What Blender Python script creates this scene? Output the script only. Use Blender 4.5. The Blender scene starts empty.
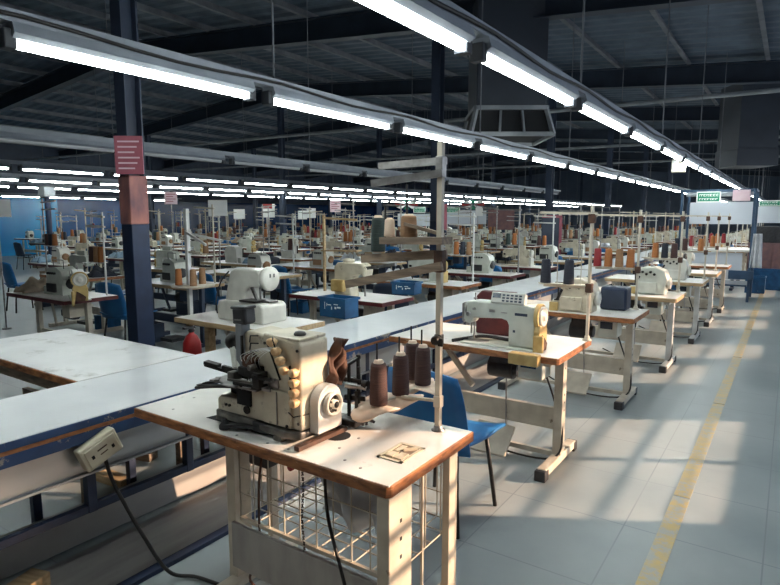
import bpy, bmesh, math, random
from mathutils import Vector, Matrix
random.seed(7)
SC = bpy.context.scene
COL = SC.collection
PI = math.pi

# ------------------------------------------------------------------ materials
def nt(name):
    m = bpy.data.materials.new(name); m.use_nodes = True
    n = m.node_tree; b = n.nodes['Principled BSDF']
    return m, n, b
def mat(name, c1, c2=None, rough=.5, metal=0., scale=8., stretch=(1,1,1), bump=0., coat=0., lo=.35, hi=.65, detail=6., third=None, t3=(.6,.7), s3=3.):
    """Noise-mixed two-colour surface, optional third colour for wear or stains."""
    m, n, b = nt(name)
    b.inputs['Roughness'].default_value = rough; b.inputs['Metallic'].default_value = metal
    b.inputs['Coat Weight'].default_value = coat
    c1 = (*c1, 1)
    if c2 is None:
        b.inputs['Base Color'].default_value = c1; return m
    tc = n.nodes.new('ShaderNodeTexCoord'); mp = n.nodes.new('ShaderNodeMapping'); mp.inputs['Scale'].default_value = stretch
    n.links.new(tc.outputs['Object'], mp.inputs['Vector'])
    nz = n.nodes.new('ShaderNodeTexNoise'); nz.inputs['Scale'].default_value = scale; nz.inputs['Detail'].default_value = detail
    n.links.new(mp.outputs['Vector'], nz.inputs['Vector'])
    mr = n.nodes.new('ShaderNodeMapRange'); mr.inputs['From Min'].default_value = lo; mr.inputs['From Max'].default_value = hi
    n.links.new(nz.outputs['Fac'], mr.inputs['Value'])
    mx = n.nodes.new('ShaderNodeMix'); mx.data_type = 'RGBA'
    mx.inputs[6].default_value = c1; mx.inputs[7].default_value = (*c2, 1)
    n.links.new(mr.outputs['Result'], mx.inputs[0])
    out = mx.outputs[2]
    if third:
        n3 = n.nodes.new('ShaderNodeTexNoise'); n3.inputs['Scale'].default_value = s3; n3.inputs['Detail'].default_value = 9; n3.inputs['Roughness'].default_value = .7
        mp3 = n.nodes.new('ShaderNodeMapping'); mp3.inputs['Location'].default_value = (3.1, 1.7, .4); mp3.inputs['Scale'].default_value = stretch
        n.links.new(tc.outputs['Object'], mp3.inputs['Vector']); n.links.new(mp3.outputs['Vector'], n3.inputs['Vector'])
        m3 = n.nodes.new('ShaderNodeMapRange'); m3.inputs['From Min'].default_value = t3[0]; m3.inputs['From Max'].default_value = t3[1]
        n.links.new(n3.outputs['Fac'], m3.inputs['Value'])
        x3 = n.nodes.new('ShaderNodeMix'); x3.data_type = 'RGBA'; x3.inputs[7].default_value = (*third, 1)
        n.links.new(m3.outputs['Result'], x3.inputs[0]); n.links.new(out, x3.inputs[6]); out = x3.outputs[2]
    n.links.new(out, b.inputs['Base Color'])
    if bump:
        bp = n.nodes.new('ShaderNodeBump'); bp.inputs['Strength'].default_value = bump; bp.inputs['Distance'].default_value = .01
        n.links.new(nz.outputs['Fac'], bp.inputs['Height']); n.links.new(bp.outputs['Normal'], b.inputs['Normal'])
    return m
def emis(name, c, s):
    m, n, b = nt(name)
    b.inputs['Base Color'].default_value = (.9, .9, .9, 1)
    b.inputs['Emission Color'].default_value = (*c, 1); b.inputs['Emission Strength'].default_value = s
    return m

M = {}
M['laminate'] = mat('white_laminate', (.74, .72, .68), (.64, .62, .58), rough=.28, scale=5, third=(.30, .27, .23), t3=(.62, .78), s3=7)
M['laminate_worn'] = mat('worn_white_laminate', (.70, .71, .71), (.60, .61, .61), rough=.3, scale=3, third=(.24, .23, .20), t3=(.56, .74), s3=5)
M['laminate_cut'] = mat('cutting_table_laminate', (.66, .68, .69), (.56, .58, .60), rough=.3, scale=2.2, third=(.30, .29, .27), t3=(.62, .8), s3=4)
M['wood_edge'] = mat('orange_wood_edge', (.42, .17, .06), (.16, .06, .025), rough=.55, scale=14, stretch=(1, 1, 4), bump=.3, third=(.55, .35, .2), t3=(.62, .7), s3=20)
M['maroon_edge'] = mat('maroon_table_edge', (.12, .02, .02), (.07, .012, .015), rough=.45, scale=12)
M['wood_pale'] = mat('pale_timber', (.50, .36, .20), (.34, .23, .12), rough=.6, scale=6, stretch=(1, 8, 8), bump=.2)
M['wood_grey'] = mat('weathered_timber', (.32, .24, .17), (.17, .13, .10), rough=.7, scale=9, stretch=(1, 6, 6), bump=.3)
M['cream_steel'] = mat('cream_painted_steel', (.60, .55, .45), (.46, .41, .33), rough=.45, scale=9, third=(.15, .10, .07), t3=(.64, .72), s3=14)
M['white_steel'] = mat('white_painted_steel', (.66, .66, .64), (.52, .52, .50), rough=.4, scale=6)
M['machine_cream'] = mat('cream_machine_enamel', (.70, .64, .50), (.54, .48, .36), rough=.32, scale=10, third=(.15, .11, .07), t3=(.57, .70), s3=13, coat=.2)
M['machine_grey'] = mat('grey_green_machine_enamel', (.62, .64, .57), (.48, .50, .44), rough=.32, scale=9, third=(.12, .11, .10), t3=(.64, .74), s3=14, coat=.2)
M['machine_white'] = mat('off_white_machine_enamel', (.64, .63, .57), (.52, .51, .46), rough=.3, scale=8, third=(.2, .17, .13), t3=(.66, .74), s3=15, coat=.2)
M['guard_yellow'] = mat('yellowed_plastic', (.58, .42, .17), (.42, .28, .10), rough=.4, scale=12)
M['knob'] = mat('amber_knob', (.80, .55, .30), (.58, .36, .18), rough=.35, scale=40)
M['dark_metal'] = mat('oily_dark_metal', (.05, .047, .045), (.015, .014, .014), rough=.4, metal=.6, scale=18)
M['steel'] = mat('worn_steel', (.42, .41, .40), (.24, .23, .22), rough=.35, metal=.85, scale=20)
M['rust'] = mat('rust_brown', (.11, .05, .03), (.04, .022, .016), rough=.75, scale=18, bump=.4)
M['black'] = mat('black_plastic', (.02, .02, .022), (.035, .035, .04), rough=.45, scale=20)
M['panel'] = mat('control_panel_grey', (.60, .60, .55), (.50, .50, .46), rough=.35, scale=10)
M['lcd'] = mat('dark_display', (.02, .035, .06), rough=.15)
M['blue_plastic'] = mat('blue_plastic', (.02, .17, .42), (.012, .11, .30), rough=.38, scale=5)
M['blue_paint'] = mat('chipped_blue_paint', (.022, .065, .17), (.014, .04, .11), rough=.45, scale=8, third=(.30, .27, .24), t3=(.57, .62), s3=11)
M['deep_blue'] = mat('deep_blue_paint', (.015, .03, .075), (.008, .016, .04), rough=.45, scale=4)
M['slate'] = mat('slate_painted_steel', (.035, .05, .085), (.022, .033, .06), rough=.5, scale=3)
M['cone_brown'] = mat('brown_thread', (.075, .03, .025), (.045, .018, .016), rough=.65, scale=60, stretch=(.3, .3, 8), bump=.5)
M['cone_black'] = mat('navy_thread', (.012, .015, .028), (.02, .025, .04), rough=.7, scale=60, stretch=(.3, .3, 8), bump=.5)
M['cone_orange'] = mat('orange_thread', (.42, .15, .04), (.30, .10, .025), rough=.65, scale=60, stretch=(.3, .3, 8), bump=.5)
M['cone_red'] = mat('red_thread', (.30, .02, .025), (.2, .012, .02), rough=.65, scale=60, stretch=(.3, .3, 8), bump=.5)
M['cone_tan'] = mat('tan_thread', (.36, .20, .10), (.26, .14, .07), rough=.65, scale=60, stretch=(.3, .3, 8), bump=.5)
M['cone_green'] = mat('dark_green_thread', (.02, .04, .035), (.012, .025, .024), rough=.7, scale=60, stretch=(.3, .3, 8), bump=.5)
M['paper'] = mat('cream_paper_collar', (.80, .62, .48), (.66, .50, .38), rough=.7, scale=10)
M['paper_white'] = mat('white_paper', (.90, .90, .88), (.84, .85, .84), rough=.6, scale=3)
M['ink'] = mat('printed_ink', (.10, .11, .14), rough=.7)
M['paper_pink'] = mat('pink_sheet', (.36, .10, .13), (.27, .07, .10), rough=.6, scale=6)
M['wrap'] = mat('faded_pink_brown_wrap', (.42, .17, .14), (.16, .08, .09), rough=.7, scale=7, stretch=(1, 1, .5), bump=.3)
M['base_metal'] = mat('grimy_base_metal', (.24, .225, .20), (.08, .075, .07), rough=.42, metal=.4, scale=16)
M['crate_blue'] = mat('dull_blue_plastic', (.012, .10, .24), (.008, .06, .15), rough=.45, scale=8, third=(.25, .35, .45), t3=(.66, .72), s3=12)
M['frame_blue'] = mat('grey_blue_frame_paint', (.03, .075, .14), (.02, .05, .10), rough=.45, scale=6)
M['ivory'] = mat('ivory_switch_plastic', (.62, .57, .44), (.52, .47, .36), rough=.4, scale=14)
M['galv'] = mat('galvanised_channel', (.42, .43, .43), (.30, .31, .32), rough=.38, metal=.55, scale=5, stretch=(1, .3, 1))
M['floor_board'] = mat('dusty_grey_board', (.38, .37, .35), (.28, .27, .26), rough=.6, scale=4, stretch=(3, .5, 1))
M['cable'] = mat('black_cable', (.012, .012, .012), rough=.5)
M['rag'] = mat('rust_coloured_rag', (.15, .08, .055), (.07, .035, .025), rough=.9, scale=14, bump=.5)
M['cloth_white'] = mat('white_cloth', (.62, .64, .66), (.48, .50, .54), rough=.85, scale=10, bump=.4)
M['cloth_dark'] = mat('dark_garment_cloth', (.03, .035, .05), (.05, .055, .075), rough=.9, scale=12, bump=.4)
M['cloth_blue'] = mat('pale_blue_cloth', (.30, .42, .52), (.20, .30, .40), rough=.85, scale=10, bump=.4)
M['cloth_tan'] = mat('tan_cloth', (.36, .28, .20), (.26, .20, .15), rough=.85, scale=10, bump=.4)
M['red_plastic'] = mat('red_plastic', (.42, .02, .02), (.30, .015, .02), rough=.4, scale=5)
M['green_sign'] = mat('green_sign_face', (.01, .22, .12), (.012, .26, .14), rough=.4, scale=4)
M['sign_text'] = mat('white_sign_writing', (.85, .88, .86), rough=.5)
M['sign_pink'] = mat('pink_white_sign_face', (.62, .42, .48), (.70, .55, .58), rough=.5, scale=5)
M['board_white'] = mat('white_board', (.62, .66, .72), (.56, .60, .66), rough=.5, scale=2)
M['board_brick'] = mat('faded_brick_red_board', (.24, .12, .11), (.16, .09, .10), rough=.7, scale=9)
M['fitting'] = mat('light_fitting_enamel', (.30, .33, .38), (.24, .27, .31), rough=.4, scale=6)
M['fitting_dark'] = mat('dark_end_fitting', (.04, .045, .055), rough=.5)
M['tube'] = emis('lit_tube', (.92, 1.0, .97), 24.)
M['tube_off'] = mat('unlit_tube', (.55, .57, .58), rough=.3)
M['roof'] = mat('dusty_roof_sheet', (.10, .135, .18), (.065, .09, .125), rough=.65, scale=2.5)
M['rafter'] = mat('dark_rafter_paint', (.022, .034, .055), (.015, .024, .04), rough=.55, scale=3)
M['purlin'] = mat('purlin_paint', (.17, .18, .20), (.10, .11, .13), rough=.6, scale=4)
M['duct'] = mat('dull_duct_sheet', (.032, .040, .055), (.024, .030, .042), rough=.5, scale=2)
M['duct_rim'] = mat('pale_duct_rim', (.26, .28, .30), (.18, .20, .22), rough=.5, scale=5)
M['dark_gap'] = mat('dark_opening', (.006, .007, .009), rough=.8)

def floor_mat():
    m, n, b = nt('grey_blue_tile_floor')
    b.inputs['Roughness'].default_value = .30
    tc = n.nodes.new('ShaderNodeTexCoord')
    nz = n.nodes.new('ShaderNodeTexNoise'); nz.inputs['Scale'].default_value = 1.3; nz.inputs['Detail'].default_value = 8
    n.links.new(tc.outputs['Object'], nz.inputs['Vector'])
    mx = n.nodes.new('ShaderNodeMix'); mx.data_type = 'RGBA'
    mx.inputs[6].default_value = (.235, .275, .285, 1); mx.inputs[7].default_value = (.32, .355, .36, 1)
    mr = n.nodes.new('ShaderNodeMapRange'); mr.inputs['From Min'].default_value = .35; mr.inputs['From Max'].default_value = .65
    n.links.new(nz.outputs['Fac'], mr.inputs['Value']); n.links.new(mr.outputs['Result'], mx.inputs[0])
    br = n.nodes.new('ShaderNodeTexBrick'); br.offset = 0; br.inputs['Scale'].default_value = 1
    br.inputs['Brick Width'].default_value = .6; br.inputs['Row Height'].default_value = .6; br.inputs['Mortar Size'].default_value = .004
    br.inputs['Mortar Smooth'].default_value = .3
    n.links.new(tc.outputs['Object'], br.inputs['Vector'])
    m2 = n.nodes.new('ShaderNodeMix'); m2.data_type = 'RGBA'; m2.inputs[7].default_value = (.21, .24, .25, 1)
    n.links.new(br.outputs['Fac'], m2.inputs[0]); n.links.new(mx.outputs[2], m2.inputs[6])
    # dark scuffed stains
    n3 = n.nodes.new('ShaderNodeTexNoise'); n3.inputs['Scale'].default_value = .9; n3.inputs['Detail'].default_value = 10; n3.inputs['Roughness'].default_value = .7
    n.links.new(tc.outputs['Object'], n3.inputs['Vector'])
    r3 = n.nodes.new('ShaderNodeMapRange'); r3.inputs['From Min'].default_value = .56; r3.inputs['From Max'].default_value = .75; r3.inputs['To Max'].default_value = .6
    n.links.new(n3.outputs['Fac'], r3.inputs['Value'])
    m3 = n.nodes.new('ShaderNodeMix'); m3.data_type = 'RGBA'; m3.inputs[7].default_value = (.17, .175, .18, 1)
    n.links.new(r3.outputs['Result'], m3.inputs[0]); n.links.new(m2.outputs[2], m3.inputs[6])
    n.links.new(m3.outputs[2], b.inputs['Base Color'])
    r4 = n.nodes.new('ShaderNodeMapRange'); r4.inputs['To Min'].default_value = .25; r4.inputs['To Max'].default_value = .5
    n.links.new(nz.outputs['Fac'], r4.inputs['Value']); n.links.new(r4.outputs['Result'], b.inputs['Roughness'])
    return m
M['floor'] = floor_mat()
M['yellow_line'] = mat('worn_yellow_line', (.56, .40, .14), (.46, .37, .20), rough=.4, scale=14, third=(.38, .38, .34), t3=(.46, .60), s3=16)
M['wall_lit'] = mat('lit_glossy_blue_wall', (.03, .34, .66), (.015, .20, .50), rough=.22, scale=.8, stretch=(1, 1, .3))  # light on the near end of the navy wall, painted in as brighter blue
M['wall_half_lit'] = mat('half_lit_blue_wall', (.012, .10, .30), (.008, .06, .20), rough=.25, scale=.8)  # painted falloff between the bright near end and the navy
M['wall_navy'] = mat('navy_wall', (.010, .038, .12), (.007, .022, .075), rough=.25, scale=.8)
M['wall_plain'] = mat('grey_wall', (.30, .31, .33), (.25, .26, .28), rough=.7, scale=2)
M['wall_back'] = mat('blue_grey_back_wall', (.10, .13, .19), (.07, .10, .15), rough=.6, scale=1)

# ------------------------------------------------------------------ mesh builder
class MB:
    def __init__(s): s.v = []; s.f = []; s.mi = []; s.sm = []; s.T = None
    def add(s, vs, fs, mi=0, smooth=False):
        o = len(s.v)
        for p in vs:
            p = Vector(p)
            if s.T is not None: p = s.T @ p
            s.v.append(p[:])
        for f in fs:
            s.f.append([o + i for i in f]); s.mi.append(mi); s.sm.append(smooth)
        return s
    def at(s, loc=(0,0,0), rz=0, rx=0, ry=0):
        s.T = Matrix.Translation(loc) @ Matrix.Rotation(rz, 4, 'Z') @ Matrix.Rotation(ry, 4, 'Y') @ Matrix.Rotation(rx, 4, 'X'); return s
    def off(s): s.T = None; return s
    def bm(s, b, mi=0, smooth=False):
        b.verts.index_update()
        s.add([v.co[:] for v in b.verts], [[v.index for v in f.verts] for f in b.faces], mi, smooth); b.free(); return s
    def box(s, a, c, mi=0, bev=0.):
        x0, y0, z0 = [min(a[i], c[i]) for i in range(3)]; x1, y1, z1 = [max(a[i], c[i]) for i in range(3)]
        vs = [(x0,y0,z0),(x1,y0,z0),(x1,y1,z0),(x0,y1,z0),(x0,y0,z1),(x1,y0,z1),(x1,y1,z1),(x0,y1,z1)]
        fs = [(0,3,2,1),(4,5,6,7),(0,1,5,4),(1,2,6,5),(2,3,7,6),(3,0,4,7)]
        if not bev: return s.add(vs, fs, mi)
        return s._bev(vs, fs, bev, mi)
    def _bev(s, vs, fs, bev, mi, seg=2):
        b = bmesh.new(); V = [b.verts.new(p) for p in vs]
        for f in fs: b.faces.new([V[i] for i in f])
        bmesh.ops.recalc_face_normals(b, faces=b.faces)
        bmesh.ops.bevel(b, geom=list(b.edges), offset=bev, segments=seg, affect='EDGES', profile=.5, clamp_overlap=True)
        return s.bm(b, mi)
    def prism(s, poly, a, c, axis='y', mi=0, bev=0., seg=2):
        """poly = outline in the plane across AXIS, extruded from a to c."""
        def P(u, w, t):
            return {'y': (u, t, w), 'x': (t, u, w), 'z': (u, w, t)}[axis]
        n = len(poly); vs = [P(u, w, a) for u, w in poly] + [P(u, w, c) for u, w in poly]
        fs = [list(range(n)), list(range(2*n-1, n-1, -1))] + [[i, i+n, (i+1) % n + n, (i+1) % n] for i in range(n)]
        b = bmesh.new(); V = [b.verts.new(p) for p in vs]
        for f in fs: b.faces.new([V[i] for i in f])
        bmesh.ops.recalc_face_normals(b, faces=b.faces)
        if bev:
            ed = [e for e in b.edges if e.calc_face_angle(0) > .6]
            bmesh.ops.bevel(b, geom=ed, offset=bev, segments=seg, affect='EDGES', profile=.5, clamp_overlap=True)
        return s.bm(b, mi)
    def cyl(s, p, q, r, r2=None, n=12, mi=0, smooth=True, caps=True):
        p = Vector(p); q = Vector(q); r2 = r if r2 is None else r2
        d = (q - p).normalized(); u = d.orthogonal().normalized(); w = d.cross(u)
        if abs(d.z) > .99: u = Vector((1,0,0)); w = Vector((0,1,0)) * (1 if d.z > 0 else -1)
        ring = [u*math.cos(2*PI*(i+.5)/n) + w*math.sin(2*PI*(i+.5)/n) for i in range(n)]
        vs = [p + k*r for k in ring] + [q + k*r2 for k in ring]
        s.add(vs, [[i, (i+1) % n, (i+1) % n + n, i+n] for i in range(n)], mi, smooth)
        if caps: s.add(vs, [list(range(n-1, -1, -1)), list(range(n, 2*n))], mi, False)
        return s
    def bar(s, p, q, w, h, mi=0):
        """square bar from p to q, w across, h high"""
        p = Vector(p); q = Vector(q); d = (q-p).normalized()
        u = d.cross(Vector((0,0,1)));
        if u.length < 1e-3: u = Vector((1,0,0))
        u.normalize(); k = u.cross(d).normalized()
        vs = [b + u*a*w/2 + k*c*h/2 for b in (p, q) for a, c in ((-1,-1),(1,-1),(1,1),(-1,1))]
        return s.add(vs, [(0,1,2,3),(7,6,5,4),(0,4,5,1),(1,5,6,2),(2,6,7,3),(3,7,4,0)], mi)
    def lathe(s, prof, c=(0,0,0), axis='z', n=16, mi=0, smooth=True):
        vs = []
        for r, t in prof:
            for i in range(n):
                a = 2*PI*i/n; x, y = r*math.cos(a), r*math.sin(a)
                p = {'z': (x, y, t), 'x': (t, x, y), 'y': (y, t, x)}[axis]
                vs.append((p[0]+c[0], p[1]+c[1], p[2]+c[2]))
        fs = []
        for k in range(len(prof)-1):
            for i in range(n):
                fs.append([k*n+i, k*n+(i+1) % n, (k+1)*n+(i+1) % n, (k+1)*n+i])
        s.add(vs, fs, mi, smooth)
        s.add(vs, [list(range(n-1, -1, -1)), list(range((len(prof)-1)*n, len(prof)*n))], mi, False)
        return s
    def tube(s, pts, r, n=6, mi=0):
        pts = [Vector(p) for p in pts]; vs = []
        for i, p in enumerate(pts):
            d = (pts[min(i+1, len(pts)-1)] - pts[max(i-1, 0)]).normalized()
            u = d.cross(Vector((.13, .31, .94))).normalized(); w = d.cross(u)
            vs += [p + (u*math.cos(2*PI*k/n) + w*math.sin(2*PI*k/n))*r for k in range(n)]
        fs = [[i*n+k, i*n+(k+1) % n, (i+1)*n+(k+1) % n, (i+1)*n+k] for i in range(len(pts)-1) for k in range(n)]
        fs += [list(range(n-1, -1, -1)), list(range((len(pts)-1)*n, len(pts)*n))]
        return s.add(vs, fs, mi, True)
    def mesh(s, name, mats):
        me = bpy.data.meshes.new(name); me.from_pydata(s.v, [], s.f); me.update()
        for m in mats if isinstance(mats, (list, tuple)) else [mats]: me.materials.append(M[m] if isinstance(m, str) else m)
        me.polygons.foreach_set('material_index', s.mi); me.polygons.foreach_set('use_smooth', s.sm); me.update()
        return me
    def build(s, name, mats, parent=None, label=None):
        o = bpy.data.objects.new(name, s.mesh(name, mats)); COL.objects.link(o)
        if parent: o.parent = parent
        if label: o['label'] = label
        return o

def curve_pts(pts, k=6):
    """Catmull-Rom through pts"""
    P = [Vector(p) for p in pts]; P = [P[0]] + P + [P[-1]]; out = []
    for i in range(1, len(P)-2):
        for j in range(k):
            t = j/k
            out.append(.5*((2*P[i]) + (P[i+1]-P[i-1])*t + (2*P[i-1]-5*P[i]+4*P[i+1]-P[i+2])*t*t + (3*P[i]-P[i-1]-3*P[i+1]+P[i+2])*t**3))
    out.append(P[-2]); return out

def sheet(fn, nu, nv, th, mi=0):
    """closed thin shell over fn(u, v), u and v from 0 to 1"""
    m = MB(); P = [[Vector(fn(i/nu, j/nv)) for j in range(nv+1)] for i in range(nu+1)]; A = []; B = []
    for i in range(nu+1):
        for j in range(nv+1):
            a = P[min(i+1, nu)][j] - P[max(i-1, 0)][j]; b = P[i][min(j+1, nv)] - P[i][max(j-1, 0)]
            nrm = a.cross(b); nrm = nrm.normalized() if nrm.length > 1e-9 else Vector((0, 0, 1))
            A.append(P[i][j] + nrm*th/2); B.append(P[i][j] - nrm*th/2)
    w_ = nv+1; n = len(A); fs = []
    for i in range(nu):
        for j in range(nv):
            q = [i*w_+j, (i+1)*w_+j, (i+1)*w_+j+1, i*w_+j+1]; fs.append(q); fs.append([k+n for k in reversed(q)])
    ring = [i*w_ for i in range(nu+1)] + [nu*w_+j for j in range(1, nv+1)] + [i*w_+nv for i in range(nu-1, -1, -1)] + [j for j in range(nv-1, 0, -1)]
    for a, b in zip(ring, ring[1:] + ring[:1]): fs.append([b, a, a+n, b+n])
    m.add(A+B, fs, mi, True); return m
def tag(o, label, cat, group=None, kind=None):
    o['label'] = label; o['category'] = cat
    if group: o['group'] = group
    if kind: o['kind'] = kind
    return o
def thing(name, label, cat, loc=(0,0,0), rz=0, group=None):
    o = bpy.data.objects.new(name, None); COL.objects.link(o); o.empty_display_size = .1
    o.location = loc; o.rotation_euler = (0, 0, rz)
    return tag(o, label, cat, group)
def struct(o): o['kind'] = 'structure'; return o
def kids(o): return [c for c in PARENTED.get(o.name, [])]
PARENTED = {}
def index_kids():
    PARENTED.clear()
    for o in bpy.data.objects:
        if o.parent: PARENTED.setdefault(o.parent.name, []).append(o)
def copy_tree(o, parent=None):
    c = o.copy(); COL.objects.link(c); c.parent = parent
    for k in kids(o): copy_tree(k, c)
    return c
class Proto:
    """First use moves the source itself, later uses copy it."""
    ALL = []
    def __init__(s, root): s.root = root; s.used = False; Proto.ALL.append(s)
    def place(s, loc, rz=0, label=None, group=None, scale=1.):
        if not s.used: o = s.root; s.used = True
        else: o = copy_tree(s.root)
        o.location = loc; o.rotation_euler = (0, 0, rz)
        if label: o['label'] = label
        if group: o['group'] = group
        if scale != 1: o.scale = (scale,)*3
        return o
ORD = 'first second third fourth fifth sixth seventh eighth ninth tenth eleventh twelfth thirteenth fourteenth fifteenth sixteenth seventeenth eighteenth nineteenth twentieth'.split()
ORD += ['twenty-' + w for w in ORD[:9]] + ['thirtieth'] + ['thirty-' + w for w in ORD[:9]]

# ------------------------------------------------------------------ building shell
XW, XR, YB, Y0 = -26.0, 2.6, 46.0, -3.0
RIDGE = -13.0
def zr(x): return 3.95 + .085*(-x) if x > RIDGE else 3.95 + .085*(-RIDGE) - .085*(RIDGE - x)
fl = MB().box((XW, Y0, -.1), (XR, YB, 0)).build('floor', 'floor'); struct(fl)
ln = MB()
for k in range(24): ln.box((-.445, -2.5+k*2, 0), (-.36, -.52+k*2, .003))
struct(ln.build('trim_1', 'yellow_line')); 
struct(MB().box((XW-.15, Y0, 0), (XW, 12.9, 2.35)).box((XW-.15, 12.9, 0), (XW-.001, 17.2, 2.35), 2).box((XW-.15, 17.2, 0), (XW, YB, 2.35), 3).box((XW-.15, Y0, 2.35), (XW+.02, YB, 4.6), 1).build('wall_left', ['wall_lit', 'slate', 'wall_half_lit', 'wall_navy']))  # lower wall tones step down along its length, lighting painted into the colour
struct(MB().box((XW, YB, 0), (XR, YB+.15, 5.6)).build('wall_back', 'wall_back'))
struct(MB().box((XW, Y0-.15, 0), (XR, Y0, 5.6)).build('wall_front', 'wall_plain'))
# window wall along the aisle: openings let the low sun across the floor
WIN = [(1.95, 4.05, 1.15), (4.88, 6.81, 1.15), (7.9, 8.85, 1.33), (9.13, 10.07, 1.15), (11.25, 12.2, 1.15), (12.5, 13.4, 1.15), (15.2, 17.2, 1.15), (19.5, 21.5, 1.15), (24, 26, 1.15), (29, 31, 1.15), (35, 37, 1.15)]
ZT = 2.80
w = MB(); y = Y0
for a, b_, zs in WIN:
    w.box((XR, y, 0), (XR+.12, a, 4.4)); w.box((XR, a, 0), (XR+.12, b_, zs)); w.box((XR, a, ZT), (XR+.12, b_, 4.4)); y = b_
w.box((XR, y, 0), (XR+.12, YB, 4.4)); struct(w.build('wall_right', 'wall_plain'))
for i, (a, b_, zs) in enumerate(WIN):
    fr = MB()
    for yy in (a, b_-.04) + (((a+b_)/2-.02,) if b_-a > 1.2 else ()): fr.box((XR+.03, yy, zs), (XR+.08, yy+.04, ZT))
    for zz in (zs, ZT-.04): fr.box((XR+.035, a, zz), (XR+.075, b_, zz+.04))
    z = zs+.13
    while z < ZT-.05: fr.box((XR+.045, a, z), (XR+.065, b_, z+.022)); z += .135
    struct(fr.build('window_%d' % (i+1), 'slate'))
# corrugated roof
rf = MB(); prof = []
x = XR+.2
while x > XW-.2:
    prof.append((x, zr(x)+.50)); x -= .4
def roof_sheet(x0, x1):
    vs = []; fs = []; n = int((YB-Y0)/.08)
    for j in range(n+1):
        yy = Y0 + (YB-Y0)*j/n; dz = .018*(1 if j % 4 < 2 else -1)
        vs += [(x0, yy, zr(x0)+.52+dz), (x1, yy, zr(x1)+.52+dz)]
    for j in range(n): fs.append((2*j, 2*j+1, 2*j+3, 2*j+2))
    rf.add(vs, fs)
roof_sheet(XR+.2, RIDGE); roof_sheet(RIDGE, XW-.2)
struct(rf.build('ceiling', 'roof'))
n_trim = 2
COLY = [2.9 + 5.1*k for k in range(-1, 9)]
for yy in COLY:
    r = MB()
    for xa, xb in ((XR, -4.55), (-4.55, RIDGE), (RIDGE, -20), (-20, XW)):
        a = Vector((xa, yy, zr(xa))); b_ = Vector((xb, yy, zr(xb)))
        r.bar(a + Vector((0,0,.01)), b_ + Vector((0,0,.01)), .20, .02); r.bar(a + Vector((0,0,.19)), b_ + Vector((0,0,.19)), .02, .36)
        r.bar(a + Vector((0,0,.37)), b_ + Vector((0,0,.37)), .20, .02)
    struct(r.build('trim_%d' % n_trim, 'rafter')); n_trim += 1
x = 2.0
while x > XW:
    p = MB(); p.bar((x, Y0, zr(x)+.43), (x, YB, zr(x)+.43), .02, .12); p.bar((x+.03, Y0, zr(x)+.375), (x+.03, YB, zr(x)+.375), .06, .012)
    struct(p.build('trim_%d' % n_trim, 'purlin')); n_trim += 1; x -= 1.3
# bracing pipes under the roof running across
for yy, zz in ((10.4, 3.35), (15.9, 3.3), (21, 3.3)):
    tag(MB().cyl((XR-.1, yy, zz), (-24, yy, zz+.25), .035, n=8).build('sprinkler_pipe', 'duct_rim'),
        'thin grey pipe crossing high under the roof, %s from the camera end' % ORD[[10.4, 15.9, 21].index(yy)], 'pipe', 'overhead cross pipes')

# columns
index = 0
for cx, names in ((-4.58, ''), (-12.9, ''), (-19.6, '')):
    for yy in COLY[1:]:
        if cx < -5 and yy < -cx*.45: continue
        c = MB(); t = zr(cx)
        c.box((-.07, -.075, 0), (.07, -.06, t)); c.box((-.07, .06, 0), (.07, .075, t)); c.box((-.01, -.07, 0), (.01, .07, t))
        # boxed-in lower faces, painted
        c.box((-.076, -.08, 0), (.076, .08, 1.5), 1, .006)
        o = c.build('column', ['slate', 'deep_blue']); o.location = (cx, yy, 0); struct(o)
        if cx > -5 and yy > 0:
            pl = MB().box((-.15, -.15, 0), (.15, .15, .02)).build('base_plate', 'slate', o)
C1 = (-4.55, 2.9)
tag(MB().box((-4.66, 2.815, 1.5), (-4.50, 2.985, 1.90), 0, .01).build('column_wrap', 'wrap'), 'faded pink and brown sheet wrapped round the nearest blue column', 'wrap')
s = thing('notice_board', 'dusky pink notice with rows of writing on the nearest blue column', 'notice', (-4.42, 2.78, 2.05), math.radians(36))
MB().box((-.11, -.01, -.15), (.11, 0, .15)).build('board', 'paper_pink', s)
wr = MB()
for k in range(6): wr.box((-.085, -.0125, .10-k*.042), (.085-(k % 3)*.02, -.0105, .112-k*.042))
wr.build('writing', 'sign_pink', s)

# hanging sheet-metal ducts
def duct(loc, w_, z0, label, flare=True):
    t = thing('air_duct', label, 'duct', loc, math.radians(34))
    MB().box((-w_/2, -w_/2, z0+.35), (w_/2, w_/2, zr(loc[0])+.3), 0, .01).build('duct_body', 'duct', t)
    if not flare:
        MB().box((-w_/2-.02, -w_/2-.02, z0), (w_/2+.02, w_/2+.02, z0+.36), 0, .01).build('end_collar', 'duct', t); return
    g = MB(); a = w_/2*1.18
    for sx in (-1, 1):
        for sy in (-1, 1):
            g.bar((sx*a, sy*a, z0), (sx*w_/2, sy*w_/2, z0+.36), .05, .05)
    for zz, q in ((z0, a), (z0+.36, w_/2+.01)):
        for p, r_ in (((-q,-q),(q,-q)), ((q,-q),(q,q)), ((q,q),(-q,q)), ((-q,q),(-q,-q))): g.bar((*p, zz), (*r_, zz), .055, .055)
    for sx in (-.33, .33): g.bar((sx*a*.9, -a, z0), (sx*w_*.45, -w_/2, z0+.36), .03, .03)
    g.build('outlet_frame', 'duct_rim', t)
    MB().prism([(-a*.97, z0+.01), (a*.97, z0+.01), (w_/2*.97, z0+.34), (-w_/2*.97, z0+.34)], -w_/2*.95, w_/2*.95, 'y').build('outlet', 'dark_gap', t)
duct((-3.55, 8.15, 0), .95, 2.68, 'large dark air duct with pale-rimmed outlet hanging over the second tube light row')
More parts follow.
